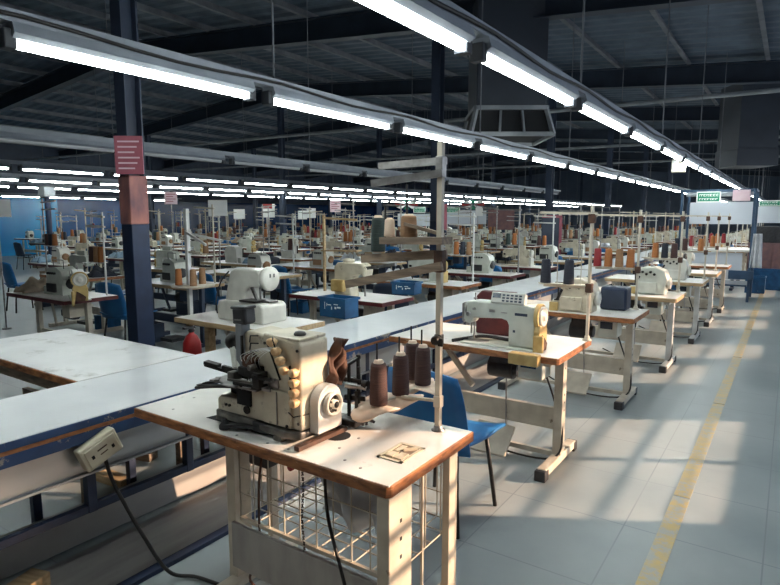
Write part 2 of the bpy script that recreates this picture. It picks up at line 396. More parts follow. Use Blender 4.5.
duct((-.93, 14.9, 0), .82, 2.62, 'plain square-ended dark air duct hanging past the aisle tube lights', False)

# ------------------------------------------------------------------ tube lights
def make_tube(lit, r=.023):
    t = thing('tube_light', '', 'light')
    h = MB().prism([(-.035, .012), (-.06, .03), (-.045, .075), (.045, .075), (.06, .03), (.035, .012)], -.65, .65, 'y')
    h.build('housing', 'fitting', t)
    MB().at((0,0,0)).lathe([(.010, -.63), (r, -.625), (r, .625), (.010, .63)], (0,0,0), 'y', 10).build('tube', 'tube' if lit else 'tube_off', t)
    for s_ in (-1, 1): MB().box((-.033, s_*.63, -.03), (.033, s_*.68, .05), 0, .006).build('end_cap', 'fitting_dark', t)
    return t
ZL = 2.275
ROWS = [(-1.21, 1.07, 27, True, 'above the aisle tables'), (-2.72, -.21, 28, True, 'over the white cutting table'),
        (-6.15, 1.0, 12, False, 'of dark unlit fittings beyond the columns'),
        (-9.7, 2.9, 27, True, 'third from the aisle'), (-12.6, 4.3, 26, True, 'fourth from the aisle'),
        (-15.6, 5.4, 17, True, 'fifth from the aisle'), (-22.8, 8.0, 6, True, 'nearest the blue wall')]
pl = make_tube(True); pu = make_tube(False); ps = make_tube(True, .015); index_kids()
PL, PU, PSL = Proto(pl), Proto(pu), Proto(ps)
for x, ys, n, lit, nm in ROWS:
    for k in range(n):
        yc = ys + .6 + 1.46*k
        if yc > YB-1: break
        ((PL if x > -5 else PSL) if lit else PU).place((x, yc, ZL), 0, '%s %s of the light row %s' % (ORD[k], 'lit tube' if lit else 'unlit tube', nm), 'tube lights of the row ' + nm)
    L = min(ys + 1.46*n, YB-.5)
    rl = thing('light_rail', 'long metal rail carrying the light row %s' % nm, 'rail', (x, ys, ZL))
    c = MB(); c.box((-.04, -.1, .075), (.04, L-ys, .125)); c.build('channel', 'fitting', rl)
    yy = .0; 
    while yy < L-ys:
        MB().cyl((0, yy, .12), (0, yy, zr(x)+.5-ZL), .007, n=5).build('hanger', 'purlin', rl); yy += 2.92
    if x > -3:
        MB().tube(curve_pts([(.05, j*.73, .10 - (.025 if j % 2 else 0)) for j in range(int((L-ys)/.73))], 3), .009, 5).build('cable', 'cable', rl)
# junction box hung on the aisle row
jb = thing('junction_box', 'small white junction box hanging from the aisle light rail', 'box', (-1.33, 8.9, 2.16))
MB().box((-.085, -.05, 0), (.085, .05, .17), 0, .01).build('box', 'ivory', jb)
MB().box((-.075, -.056, .01), (.0, -.0505, .16), 0).build('lid', 'white_steel', jb); MB().cyl((0,0,.17), (.0,0,.3), .012, n=6).build('conduit', 'fitting_dark', jb)

# ------------------------------------------------------------------ tables
def legs_H(t, W, D, h, mt='cream_steel', lean=0., foot=True, y0=.0):
    for s_ in (-1, 1):
        x = s_*(W/2-.09)
        l = MB().box((x-.028, y0-.035, .06), (x+.028, y0+.035, h), 0, .004)
        for z in (.35, .40, .45, .62): l.box((x+s_*.0285, y0-.006, z), (x+s_*.0295, y0+.006, z+.012), 1)
        l.build('leg', [mt, 'black'], t)
        f = MB().box((x-.03, -D/2+.03, .02), (x+.03, D/2-.05, .07), 0, .006).build('foot', mt, t)
        for ya, yb in ((-D/2, -D/2+.07), (D/2-.09, D/2-.03)): MB().box((x-.034, ya, .0), (x+.034, yb, .065), 0, .006).build('rubber_cap', 'black', f)
        MB().box((x-.02, -D/2+.06, h-.03), (x+.02, D/2-.06, h), 0).build('bracket', mt, t)

def top_mb(W, D, z, th, cx=0, r=.015):
    m = MB()
    poly = [(cx-W/2, -D/2), (cx+W/2-.02, -D/2), (cx+W/2, -D/2+.02), (cx+W/2, D/2), (cx-W/2, D/2)]
    return m.prism([(a*1, b) for a, b in poly], z-.004, z, 'z', 0)
def tabletop(t, W, D, z=.76, th=.04, mt='laminate', edge='wood_edge', name='tabletop'):
    tp = MB().box((-W/2+.006, -D/2+.006, z-.004), (W/2-.006, D/2-.006, z)).build(name, mt, t)
    MB().prism([(-W/2, -D/2), (W/2-.015, -D/2), (W/2, -D/2+.015), (W/2, D/2), (-W/2, D/2)], z-th, z-.0015, 'z', 0, .003, 1).build('edge_band', edge, tp)
    return tp
def underneath(t, W):
    m = MB(); m.cyl((.0, .05, .56), (.17, .05, .56), .07, n=16); m.cyl((.17, .05, .56), (.20, .05, .56), .05, n=14); m.box((.02, -.02, .6), (.15, .12, .72)); m.build('motor', 'black', t)
    cb = MB().box((W/2-.32, -.14, .56), (W/2-.16, .02, .71), 0, .01).build('control_box', 'machine_grey', t)
    MB().box((W/2-.30, -.146, .63), (W/2-.2, -.140, .69)).build('display', 'lcd', cb)
    MB().box((-W/2+.1, -.01, .22), (W/2-.1, .03, .36), 0, .004).build('crossbeam', 'cream_steel', t)
    p = MB(); p.at((.1, -.14, .13), 0, math.radians(42)).box((-.13, -.11, -.01), (.13, .11, .01), 0, .006); p.off().bar((-W/2+.1, 0, .06), (W/2-.1, 0, .06), .03, .03); p.build('pedal', 'cream_steel', t)
    MB().cyl((.16, -.05, .10), (.12, .03, .56), .005, n=6).build('pedal_rod', 'steel', t)
    MB().tube(curve_pts([(W/2-.2, 0, .6), (W/2-.14, .04, .4), (W/2-.06, -.02, .22), (W/2-.11, -.06, .05), (.1, -.02, .02), (-.2, .05, .1)]), .007, 5).build('cable', 'cable', t)
    MB().bar((-.45, .1, .72), (-.1, -.02, .42), .02, .04).build('brace', 'cream_steel', t)
def make_table(W, D, mt='laminate', edge='wood_edge', legm='cream_steel'):
    t = thing('sewing_table', '', 'table')
    tabletop(t, W, D, mt=mt, edge=edge); legs_H(t, W, D, .72, legm); underneath(t, W)
    return t
def far_table(edge, mt, legm, th=.04):
    W, D = 1.2, .55; m = MB()
    m.box((-W/2, -D/2, .76-th), (W/2, D/2, .757), 1); m.box((-W/2+.005, -D/2+.005, .757), (W/2-.005, D/2-.005, .76), 0)
    for s_ in (-1, 1):
        x = s_*(W/2-.09); m.box((x-.03, -.022, .04), (x+.03, .022, .72), 2); m.box((x-.03, -D/2+.02, 0), (x+.03, D/2-.04, .05), 2)
    m.box((-W/2+.1, 0, .24), (W/2-.1, .03, .34), 2); m.cyl((0, .05, .56), (.17, .05, .56), .07, n=8, mi=3); m.box((.28, -.14, .56), (.42, .02, .71), 2)
    m.bar((-.45, .1, .72), (-.1, -.02, .42), .02, .04, 2); m.box((-.03, -.22, .05), (.2, -.0, .09), 3)
    me = m.build('sewing_table', [mt, edge, legm, 'black']); return tag(me, '', 'table')

# ------------------------------------------------------------------ sewing machines (origin: table surface, -y faces the operator, handwheel +x)
def lockstitch(guard, body='machine_grey', panel=True, name='sewing_machine'):
    t = thing(name, '', 'sewing machine')
    MB().box((-.28, -.09, 0), (.20, .09, .012), 0, .003).build('bed', body, t)
    # C-shaped casting
    poly = [(.03,.012),(.195,.012),(.195,.23),(.185,.262),(.15,.275),(-.20,.275),(-.255,.268),(-.275,.245),(-.275,.155),(-.262,.128),(-.225,.128),(-.205,.165),(-.02,.178),(.018,.168),(.03,.14)]
    MB().prism(poly, -.052, .052, 'y', 0, .010).build('arm', body, t)
    f = MB().prism([(-.292,.14),(-.276,.125),(-.276,.26),(-.292,.25)], -.045, .045, 'y', 0, .003); f.build('face_plate', 'steel', t)
    n_ = MB(); n_.cyl((-.245, 0, .13), (-.245, 0, .055), .006, n=8); n_.cyl((-.245, 0, .055), (-.245, 0, .018), .0015, n=5); n_.cyl((-.23, .012, .13), (-.23, .012, .04), .005, n=8)
    n_.box((-.262, -.02, .016), (-.222, .014, .024)); n_.box((-.236, 0, .024), (-.226, .012, .045)); n_.build('needle_bar', 'steel', t)
    MB().prism([(-.30, -.045), (-.14, -.045), (-.12, 0), (-.14, .045), (-.30, .045)], .0125, .0145, 'z').build('needle_plate', 'steel', t)
    k = MB()
    k.lathe([(.012,-.078),(.016,-.074),(.016,-.064),(.008,-.062),(.008,-.05)], (-.235,0,.19), 'y', 12); k.lathe([(.008,-.07),(.009,-.066),(.009,-.05)], (-.20,0,.225), 'y', 10)
    k.cyl((-.262,-.055,.2),(-.262,-.062,.23),.003, n=5); k.build('tension_knob', 'steel', t)
    tl = MB(); tl.tube([(-.255,-.06,.19),(-.25,-.066,.225),(-.246,-.066,.26)], .0035, 5); tl.build('take_up_lever', 'steel', t)
    # handwheel
    hw = MB().lathe([(.018,.198),(.058,.203),(.064,.212),(.064,.232),(.056,.240),(.048,.236),(.030,.231),(.022,.246),(.014,.249)], (0,0,.205), 'x', 24).build('handwheel', 'machine_white' if guard else 'black', t)
    if guard:
        g = MB()
        g.prism([(-.062,.0),(.062,.0),(.066,.12),(.052,.16),(-.052,.16),(-.070,.12)], .197, .235, 'x', 0, .008)
        g.lathe([(.078,.197),(.078,.222),(.068,.226),(.066,.197)], (0,0,.205), 'x', 24)
        g.box((.197,-.08,-.045),(.26,-.055,.10),0,.008)
        g.build('belt_guard', 'guard_yellow', t)
        MB().prism([(-.05,.0),(.03,.0),(.045,.04),(.01,.07),(-.035,.10)], .235, .245, 'x', 0, .003).build('belt_cover', 'rust', t)
    if panel:
        p = MB().at((.02, -.03, .30), 0, math.radians(-18)).box((-.11, -.02, -.032), (.11, .02, .038), 0, .006).build('control_panel', 'panel', t)
        b_ = MB().at((.02, -.03, .30), 0, math.radians(-18))
        b_.box((-.10,-.022,-.002),(-.045,-.0205,.028)); b_.build('display', 'lcd', p)
        b2 = MB().at((.02, -.03, .30), 0, math.radians(-18))
        for i in range(5):
            for j in range(3): b2.box((-.035+i*.027,-.023,-.022+j*.018),(-.018+i*.027,-.0205,-.012+j*.018))
        b2.build('button', 'slate', p)
        MB().bar((.02,.0,.27),(.02,-.01,.30),.03,.02).build('panel_bracket', 'steel', t)
    # badge lines on the arm
    for a_, c_, d_, e_ in ((-.10,.212,-.06,.23),(.07,.205,.15,.222),(.06,.10,.075,.115),(-.02,.213,.02,.219)): MB().box((a_,-.0535,c_),(d_,-.0522,e_)).build('badge', 'steel' if a_ < 0 else 'slate', t)
    s_ = MB(); s_.cyl((-.1,0,.275),(-.1,0,.31),.003,n=5); s_.cyl((-.22,.0,.27),(-.22,.0,.32),.004,n=6); s_.lathe([(.012,.0),(.012,.01)], (-.22,0,.28),'z',10); s_.build('thread_post', 'steel', t)
    return t
def overlock(body='machine_white'):
    t = thing('overlock_machine', '', 'sewing machine')
    MB().prism([(-.15,0),(.13,0),(.13,.10),(.15,.16),(.12,.25),(.03,.29),(-.10,.28),(-.14,.22),(-.14,.12),(-.15,.10)], -.09, .09, 'y', 0, .014).build('body', body, t)
    MB().prism([(-.13,.02),(.05,.02),(.05,.13),(-.13,.13)], -.115, -.09, 'y', 0, .006).build('front_cover', body, t)
    k = MB()
    for i in range(4): k.lathe([(.011,-.122),(.014,-.116),(.014,-.104),(.007,-.10),(.007,-.085)], (-.09+.038*i,0,.235-.022*(i % 2)), 'y', 10)
    k.build('tension_knob', 'dark_metal', t)
    MB().lathe([(.02,.13),(.055,.135),(.060,.15),(.058,.168),(.04,.172),(.03,.165),(.015,.18)], (0,0,.12), 'x', 20).build('handwheel', 'machine_white', t)
    m = MB(); m.box((-.22,-.08,.0),(-.15,.06,.085),0,.008); m.build('bed_arm', body, t)
    n_ = MB(); n_.cyl((-.17,-.05,.22),(-.17,-.05,.09),.006,n=8); n_.box((-.20,-.07,.088),(-.14,-.03,.098)); n_.box((-.20,-.06,.2),(-.13,-.03,.245),0,.004); n_.bar((-.16,-.1,.10),(-.12,-.1,.19),.012,.02); n_.build('needle_head', 'dark_metal', t)
    MB().box((-.23,-.10,0),(-.155,-.085,.075),0,.004).build('edge_guard', 'guard_yellow', t)
    w_ = MB(); w_.lathe([(.02,.0),(.02,.012),(.012,.018)], (-.02,.02,.285),'z',12); w_.tube([(-.1,-.03,.28),(-.1,-.03,.36),(.08,-.03,.36),(.08,-.03,.27)], .003, 5); w_.build('thread_guide', 'steel', t)
    return t
def far_machine(kind, body, gd):
    m = MB()
    if kind == 'l':
        m.box((-.28,-.09,0),(.20,.09,.012),0)
        m.prism([(.03,.012),(.195,.012),(.195,.25),(.15,.275),(-.24,.27),(-.275,.24),(-.275,.14),(-.225,.128),(-.205,.165),(.018,.172),(.03,.14)], -.052, .052, 'y', 0)
        m.lathe([(.05,.20),(.064,.212),(.064,.232),(.03,.24)], (0,0,.205), 'x', 12, 1)
        m.cyl((-.245,0,.13),(-.245,0,.02),.006,n=5,mi=2); m.lathe([(.016,-.075),(.016,-.05)], (-.235,0,.19),'y',8,2); m.box((.197,-.06,0),(.235,.06,.14),1)
        m.box((-.09,-.055,.27),(.12,-.02,.335),0); m.box((-.08,-.058,.295),(.02,-.054,.325),2)
    else:
        m.prism([(-.15,0),(.13,0),(.13,.10),(.15,.16),(.12,.25),(.03,.29),(-.10,.28),(-.14,.22)], -.09, .09, 'y', 0)
        m.box((-.22,-.08,0),(-.15,.06,.085),0); m.lathe([(.055,.135),(.06,.15),(.058,.168),(.02,.175)], (0,0,.12), 'x', 12, 1)
        m.cyl((-.17,-.05,.24),(-.17,-.05,.09),.012,n=6,mi=2); m.box((-.13,-.105,.03),(.03,-.09,.12),1)
        for i in range(4): m.lathe([(.013,-.11),(.013,-.085)], (-.09+.038*i,0,.225),'y',6,2)
        m.tube([(-.1,-.03,.28),(-.1,-.03,.36),(.08,-.03,.36),(.08,-.03,.27)], .004, 4, 2)
    o = m.build('sewing_machine' if kind == 'l' else 'overlock_machine', [body, gd, 'dark_metal']); return tag(o, '', 'sewing machine')
# ------------------------------------------------------------------ thread stands & cones
CONE_H = .17
def cone_mesh_obj(matname, small=False):
    m = MB(); n = 10 if small else 18
    m.lathe([(.034,0),(.036,.006),(.036,.02),(.030,.150),(.026,.158),(.016,.160)], (0,0,0), 'z', n, 0)
    if not small: m.lathe([(.0155,.160),(.0135,.170),(.006,.170)], (0,0,0), 'z', n, 1)
    o = m.build('thread_cone', [matname, 'paper'] if not small else matname); return tag(o, '', 'thread cone')
def stand(H=1.05, arms=2, low=.30, span=.34, style='cream_steel', far=False, square=False):
    """pole rising from the table, cone tray low down and guide arms on top; the tray reaches along -x"""
    if far:
        m = MB(); m.cyl((0,0,0),(0,0,H),.011,n=6)
        m.bar((0,0,low),(-span,0,low),.02,.014); m.bar((-span*.9,-.09,low),(-span*.9,.09,low),.02,.01); m.bar((-span*.4,-.09,low),(-span*.4,.09,low),.02,.01)
        for k in range(arms): m.bar((.03,0,H-.05-.10*k),(-span*1.15,.02,H-.03-.11*k),.022,.018)
        return tag(m.build('thread_stand', style), '', 'thread stand')
    t = thing('thread_stand', '', 'thread stand')
    pm = MB()
    if square: pm.box((-.014,-.014,0),(.014,.014,H),0,.003)
    else: pm.cyl((0,0,0),(0,0,H),.011,n=10)
    pm.lathe([(.03,0),(.03,.006),(.018,.012),(.016,.03)],(0,0,0),'z',14); pm.build('pole', style, t)
    for z in (low, H-.08): MB().box((-.022,-.022,z-.03),(.022,.022,z+.03),0,.006).build('clamp', 'rust', t)
    tr = MB(); tr.bar((0,0,low),(-span,0,low),.022,.014)
    for k in (.12, .38, .64, .90): tr.lathe([(.012,0),(.045,.004),(.048,.010),(.012,.012)],(-span*k-.02,0,low+.007),'z',14)
    for k in (.12, .38, .64, .90): tr.cyl((-span*k-.02,0,low),(-span*k-.02,0,low+.2),.003,n=5)
    tr.build('cone_tray', 'cream_steel', t)
    for k in range(arms):
        a = MB(); a.bar((.03,0,H-.05-.09*k),(-span*1.15,.02,H-.04-.1*k),.024,.016)
        for q in (.3,.6,.9): a.lathe([(.008,0),(.008,.008)],(-span*1.15*q,.01,H-.06-.1*k),'z',6)
        a.build('guide_arm', style, t)
    return t

def chair_blue(mt='blue_plastic'):
    t = thing('plastic_chair', '', 'chair')      # faces +y
    def bf(u, v):
        v = v*2-1; return (v*.225*(1-.14*u**4), -.19-.08*u+.04*v*v, .40+.42*u-.03*v*v*u)
    def sf(u, v):
        v = v*2-1; return (v*(.21+.015*u), -.20+u*.43, .43-.02*math.sin(PI*u)+.03*v*v-.05*max(0, u-.8))
    sheet(bf, 10, 8, .014).build('backrest', mt, t); sheet(sf, 10, 8, .014).build('seat', mt, t)
    for sx in (-1, 1):
        for sy in (-1, 1): MB().tube([(sx*.15, sy*.15, .42), (sx*.17, sy*.18, .2), (sx*.19, sy*.2, .0)], .011, 8).build('leg', 'dark_metal', t)
    return t
def bundle(matname, seed):
    """soft folded pile of cloth"""
    rnd = random.Random(seed); ph = [rnd.random()*6 for _ in range(6)]
    def f(u, v):
        x, y = u*2-1, v*2-1; e = max(0, 1-max(abs(x)**3, abs(y)**3))
        z = (.09 + .035*math.sin(x*5+ph[0]) + .025*math.sin(y*7+ph[1]+x*2) + .015*math.sin(x*13+ph[2])) * e**.6
        return (x*.14*(1+.1*math.sin(y*4+ph[3])), y*.17*(1+.12*math.sin(x*4+ph[4])), max(z, 0)+.004)
    o = sheet(f, 14, 12, .005).build('cloth_bundle', matname); return tag(o, '', 'cloth')
# ------------------------------------------------------------------ front table and the needle-feed machine on it
T = thing('sewing_table', 'white-topped worn table with chipped orange wood edge and wire basket, nearest the camera', 'table', (-1.59, 1.65, 0))
W, D = 1.31, .565
tabletop(T, W, D, mt='laminate')
T_ = MB(); T_.box((.605, -.28, .0), (.652, -.15, .72), 0, .004)
for z in (.5, .56, .62): T_.box((.6522, -.22, z), (.6532, -.21, z+.012), 1)
T_.build('leg', ['cream_steel', 'black'], T)
MB().box((-.315, -.09, .02), (-.262, .0, .72), 0, .004).build('leg', 'cream_steel', T)
MB().box((-.19, .02, .02), (-.16, .06, .72), 0, .003).build('leg', 'cream_steel', T)
MB().box((.60, .14, .0), (.63, .19, .72), 0, .004).build('leg', 'cream_steel', T)
MB().box((-.30, -.22, .0), (-.23, .25, .03), 0, .006).build('foot', 'cream_steel', T)
MB().box((.605, -.26, 0), (.655, .25, .02), 0, .004).build('foot', 'cream_steel', T)
MB().box((-.13, -.225, .20), (.605, -.21, .385), 0, .003).build('lower_panel', 'floor_board', T)
bk = MB()   # wire basket under the top
x0, x1, y0, y1, z0, z1 = -.10, .60, -.20, .24, .40, .71
def wires(p, q, r_, s_, n, rad=.0028):
    p, q, r_, s_ = map(Vector, (p, q, r_, s_))
    for i in range(n+1):
        t_ = i/n; bk.cyl(p.lerp(q, t_), r_.lerp(s_, t_), rad, n=5)
wires((x0,y0,z0),(x1,y0,z0),(x0,y0,z1),(x1,y0,z1), 9); wires((x0,y0,z0),(x0,y0,z1),(x1,y0,z0),(x1,y0,z1), 3)
wires((x0,y1,z0),(x1,y1,z0),(x0,y1,z1),(x1,y1,z1), 9); wires((x0,y1,z0),(x0,y1,z1),(x1,y1,z0),(x1,y1,z1), 3)
wires((x0,y0,z0),(x1,y0,z0),(x0,y1,z0),(x1,y1,z0), 9); wires((x0,y0,z0),(x0,y1,z0),(x1,y0,z0),(x1,y1,z0), 5)
wires((x1,y0,z0),(x1,y1,z0),(x1,y0,z1),(x1,y1,z1), 4); wires((x0,y0,z0),(x0,y1,z0),(x0,y0,z1),(x0,y1,z1), 4)
bk.bar((x0,y0,z0),(x1,y0,z0),.014,.014); bk.bar((x1,y1,.05),(x1,y1,z1),.012,.012); bk.bar((x1,y0+.1,.2),(x1,y1,.2),.008,.008); bk.bar((x1,y0+.2,.06),(x1,y0+.2,z1),.008,.008)
bk.build('wire_basket', 'cream_steel', T)
# cut-outs and fittings in the top
MB().lathe([(.048,.7602),(.048,.7612)], (.262,-.045,0), 'z', 28).build('round_opening', 'dark_gap', T)
MB().prism([(-.30,-.19),(-.27,-.07),(-.17,-.03),(-.10,-.14),(-.06,-.19)], .7602, .7612, 'z').build('cutout', 'dark_gap', T)
sw = MB(); a, b_, c, d = .492, .592, -.12, .03
for p, q in (((a,c),(b_,c+.012)), ((a,d-.012),(b_,d)), ((a,c),(a+.012,d)), ((b_-.012,c),(b_,d))): sw.box((*p,.757),(*q,.764))
sw.box((a,c,.7603),(b_,d,.7608), 1)
sw.box((a+.02,c+.02,.7608),(a+.05,c+.06,.768)); sw.box((a+.055,c+.02,.7608),(a+.085,c+.07,.766)); sw.box((a+.02,c+.075,.7608),(a+.04,c+.13,.764)); sw.bar((a+.05,c+.09,.766),(a+.08,c+.13,.764),.01,.008)
sw.build('switch_recess', ['ivory', 'wood_grey'], T)
for x, y in ((-.5,-.2),(-.42,.1),(-.05,-.25),(.1,-.24),(.2,-.24),(.34,-.13),(.42,-.2),(.34,-.02),(.5,-.22),(-.56,-.05)): MB().lathe([(.006,.7600),(.0055,.7614)], (x,y,0),'z',8).build('screw_cap', 'steel', T)
MB().tube(curve_pts([(.33,-.2,.70),(.36,-.22,.55),(.45,-.26,.40),(.56,-.30,.18),(.60,-.32,.03)]), .006, 6).build('cable', 'cable', T)
ch = MB()
for i in range(34):
    z = .70 - i*.02; ch.at((.24+.004*math.sin(i*.5), -.215, z), (i % 2)*PI/2).cyl((-.004,0,0),(.004,0,-.014),.0022,n=5); ch.cyl((.004,0,0),(-.004,0,-.014),.0022,n=5)
ch.off(); ch.build('pedal_chain', 'dark_metal', T)
MB().tube(curve_pts([(.02,-.19,.70),(.05,-.24,.6),(.0,-.2,.45),(.02,-.22,.3),(-.06,-.2,.15),(-.02,-.1,.03)]), .005, 6).build('cable', 'rust', T)
MB().box((-.07,-.18,.62),(.03,-.06,.715),0,.006).build('motor_bracket', 'black', T)
MB().lathe([(.012,.0),(.012,.014)], (.20,-.235,.69), 'y', 10).build('stop_button', 'red_plastic', T)
# cloth hanging in the basket
def cf(u, v):
    u -= .5; q = v-.5; return (u*.30, .02*math.sin(u*14)+.02*math.sin(q*9+u*5), q*.19 - .03*math.cos(u*3)+.02*math.sin(u*9))
o = sheet(cf, 18, 12, .004).build('cloth', 'cloth_white'); o.location = (-1.13, 1.485, .63); tag(o, 'crumpled white cloth stuffed in the wire basket under the nearest table', 'cloth')

HM = thing('sewing_machine', 'heavy oily cream multi-needle machine with amber knobs on the nearest table', 'sewing machine', (-1.376, 1.465, .76))
HM.scale = (.97, .97, .94)
b_ = MB(); b_.prism([(-.475,.0),(-.06,-.03),(.0,-.005),(.02,.26),(-.475,.24)], .018, .05, 'z', 0, .008)
for x, y in ((-.46,.02),(-.1,-.01),(0,.22),(-.44,.2)): b_.box((x-.02,y-.015,0),(x+.02,y+.015,.02))
b_.box((-.40,-.012,.022),(-.10,-.004,.046)); b_.build('base_plate', 'base_metal', HM)
MB().prism([(-.19,.05),(0,.05),(0,.385),(-.012,.392),(-.19,.41)], 0, .155, 'y', 0, .010, 3).build('column', 'machine_cream', HM)
MB().box((-.186,-.012,.055),(-.045,.0,.195),0,.005).build('cover_plate', 'machine_cream', HM)
MB().box((-.183,.002,.392),(-.006,.15,.404),0,.004).build('top_cover', 'machine_cream', HM)
MB().lathe([(.022,.404),(.024,.410),(.018,.418),(.006,.42)], (-.055,.06,0), 'z', 14).build('oil_cap', 'dark_metal', HM)
ar = MB(); ar.prism([(-.30,.26),(-.185,.27),(-.185,.398),(-.285,.405),(-.305,.39)], .01, .145, 'y', 0, .010, 3); ar.build('arm', 'machine_cream', HM)
lb = MB(); lb.prism([(-.46,.05),(-.18,.05),(-.18,.175),(-.26,.178),(-.26,.10),(-.34,.10),(-.34,.112),(-.44,.118),(-.46,.10)], .0, .18, 'y', 0, .008, 2)
lb.prism([(-.44,.115),(-.335,.115),(-.335,.165),(-.44,.150)], .05, .18, 'y', 0, .006); lb.build('bed', 'machine_cream', HM)
MB().box((-.43,.045,.10),(-.20,.06,.165)).box((-.34,-.003,.098),(-.262,.05,.170)).build('looper_opening', 'dark_gap', HM)
for r_, x_ in ((.017,-.285),(.006,-.405),(.006,-.385)): MB().lathe([(r_,-.006),(r_,.004),(r_*.5,.005)], (x_,0,.082), 'y', 16).build('bore', 'dark_metal', HM)
st = MB(); st.box((-.47,-.03,.176),(-.20,.14,.184),0,.002); st.box((-.36,-.06,.186),(-.28,.02,.191),0,.001); st.bar((-.26,-.04,.19),(-.16,.01,.20),.04,.006)
st.box((-.25,-.02,.184),(-.14,.06,.196),0,.002); st.bar((-.22,-.03,.2),(-.12,-.01,.235),.012,.01); st.build('throat_plate', 'steel', HM)
nh = MB(); nh.box((-.31,-.02,.225),(-.19,.07,.262),0,.004); nh.box((-.30,-.01,.262),(-.22,.06,.29),0,.006)
for i in range(8): nh.cyl((-.30+.013*i,.02,.225),(-.30+.013*i,.02,.186),.002,n=5)
nh.box((-.32,-.04,.186),(-.18,.0,.205),0,.004); nh.cyl((-.27,.03,.29),(-.27,.03,.33),.010,n=8); nh.cyl((-.21,.03,.26),(-.21,.03,.34),.007,n=8); nh.box((-.20,-.05,.20),(-.165,.0,.26),0,.004)
nh.bar((-.19,-.06,.25),(-.13,-.02,.235),.012,.012); nh.build('needle_head', 'dark_metal', HM)
MB().prism([(-.285,.262),(-.235,.262),(-.215,.30),(-.255,.325),(-.29,.30)], -.02, .03, 'y', 0, .008).build('needle_clamp', 'rust', HM)
po = MB(); po.box((-.335,-.005,.25),(-.298,.04,.43),0,.004); po.build('side_post', 'duct_rim', HM)
lh = MB().at((-.312,.02,.462), math.radians(-8), 0, math.radians(-5)); lh.box((-.045,-.025,-.035),(.042,.03,.035),0,.012); lh.box((-.048,-.028,.026),(.045,.033,.038),0,.005); lh.build('post_head', 'black', HM)
sl = MB().at((-.312,.02,.455), math.radians(-8), 0, math.radians(-5)); sl.box((-.025,-.0265,-.012),(.02,-.025,-.006)); sl.build('slot', 'steel', HM)
th_ = MB(); th_.lathe([(.012,-.02),(.032,-.016),(.036,-.004),(.032,.014),(.014,.018)], (-.385,.03,.345), 'x', 16); th_.build('tension_disc', 'dark_metal', HM)
MB().cyl((-.385,.02,.335),(-.335,-.01,.25),.011,n=10).cyl((-.36,.02,.31),(-.315,-.01,.25),.009,n=10).build('thread_chute', 'machine_white', HM)
fr = MB(); fr.bar((-.505,-.015,.240),(-.30,.03,.205),.022,.012); fr.bar((-.505,-.015,.249),(-.44,-.002,.240),.028,.014); fr.bar((-.42,.0,.236),(-.25,.03,.215),.014,.020); fr.build('feed_rail', 'dark_metal', HM)
f2 = MB(); f2.tube(curve_pts([(-.30,.02,.178),(-.42,-.01,.176),(-.49,-.03,.165),(-.505,-.05,.152),(-.51,-.06,.15),(-.42,-.04,.165),(-.30,-.02,.178)]), .007, 6); f2.bar((-.52,-.045,.158),(-.34,-.015,.176),.02,.004); f2.build('folder', 'dark_metal', HM)
for i, (x, z) in enumerate(((-.114,.385),(-.094,.352),(-.074,.318),(-.056,.284),(-.010,.282),(-.010,.244),(-.010,.205),(-.010,.167))):
    yk = .0 if i < 4 else .0
    MB().lathe([(.006,.0),(.007,-.012),(.015,-.014),(.0165,-.020),(.0165,-.036),(.013,-.040),(.007,-.041)], (x,yk,z), 'y', 16).box((x-.024,-.034,z-.0105),(x+.004,-.016,z+.0105),0,.006).build('tension_knob', 'knob', HM)
tg = MB()
tg.bar((-.048,-.004,.13),(-.048,-.004,.30),.004,.006); tg.bar((-.16,-.004,.37),(-.098,-.004,.235),.004,.006)
tg.tube([(-.105,-.004,.34),(-.095,-.03,.37),(-.10,-.035,.395),(-.115,-.02,.405)], .003, 5); tg.tube([(-.055,-.01,.12),(-.02,-.02,.11),(.01,.03,.115)], .003, 5); tg.tube([(-.01,-.004,.24),(-.005,-.02,.26),(-.02,-.03,.27)],.003,5)
for x, y, z in ((-.012,-.001,.36),(-.012,-.001,.08),(-.175,-.001,.37),(-.06,-.013,.065)): tg.lathe([(.006,0),(.006,-.004)],(x,y,z),'y',8)
tg.build('thread_guide', 'dark_metal', HM)
for i in range(6): MB().tube(curve_pts([(-.285+.016*i,.0,.262),(-.28+.02*i,-.03,.31),(-.20+.012*i,-.02,.345),(-.13+.003*i,-.012,.36-.004*i)],5), .0012, 4).build('needle_thread', 'paper_white', HM)
x_ = MB(); x_.box((-.36,-.03,.20),(-.325,.02,.235),0,.003); x_.bar((-.33,-.05,.212),(-.20,-.055,.222),.010,.008); x_.lathe([(.010,-.05),(.012,-.045),(.012,-.02)],(-.215,0,.275),'y',10); x_.bar((-.24,-.04,.29),(-.20,-.045,.33),.006,.006); x_.bar((-.45,.0,.19),(-.40,-.05,.196),.02,.004); x_.build('presser_foot', 'base_metal', HM)
x_ = MB(); x_.box((-.18,-.004,.20),(-.11,.0,.235)); x_.bar((-.16,-.006,.06),(-.07,-.006,.06),.004,.004); x_.bar((-.11,-.014,.06),(-.11,-.014,.19),.003,.004); x_.build('front_hinge', 'steel', HM)
sd = MB(); sd.bar((-.30,-.003,.385),(-.30,-.003,.30),.006,.01)
for z in (.30,.33,.36): sd.tube([(-.27,.009,z),(-.25,-.004,z+.03),(-.21,-.002,z+.034)],.003,5)
sd.lathe([(.008,.0),(.008,.01)],(-.26,-.002,.31),'y',8); sd.build('arm_fittings', 'dark_metal', HM)
g = MB(); gp = []
for i in range(20):
    a = PI*i/19; gp.append((.108 + .068*math.cos(a), .148 + .068*math.sin(a)))
gp += [(.040,.035),(.178,.033)]
g.prism([(p, q) for p, q in gp], .001, .045, 'x', 0, .006, 2); g.build('wheel_guard', 'white_steel', HM)
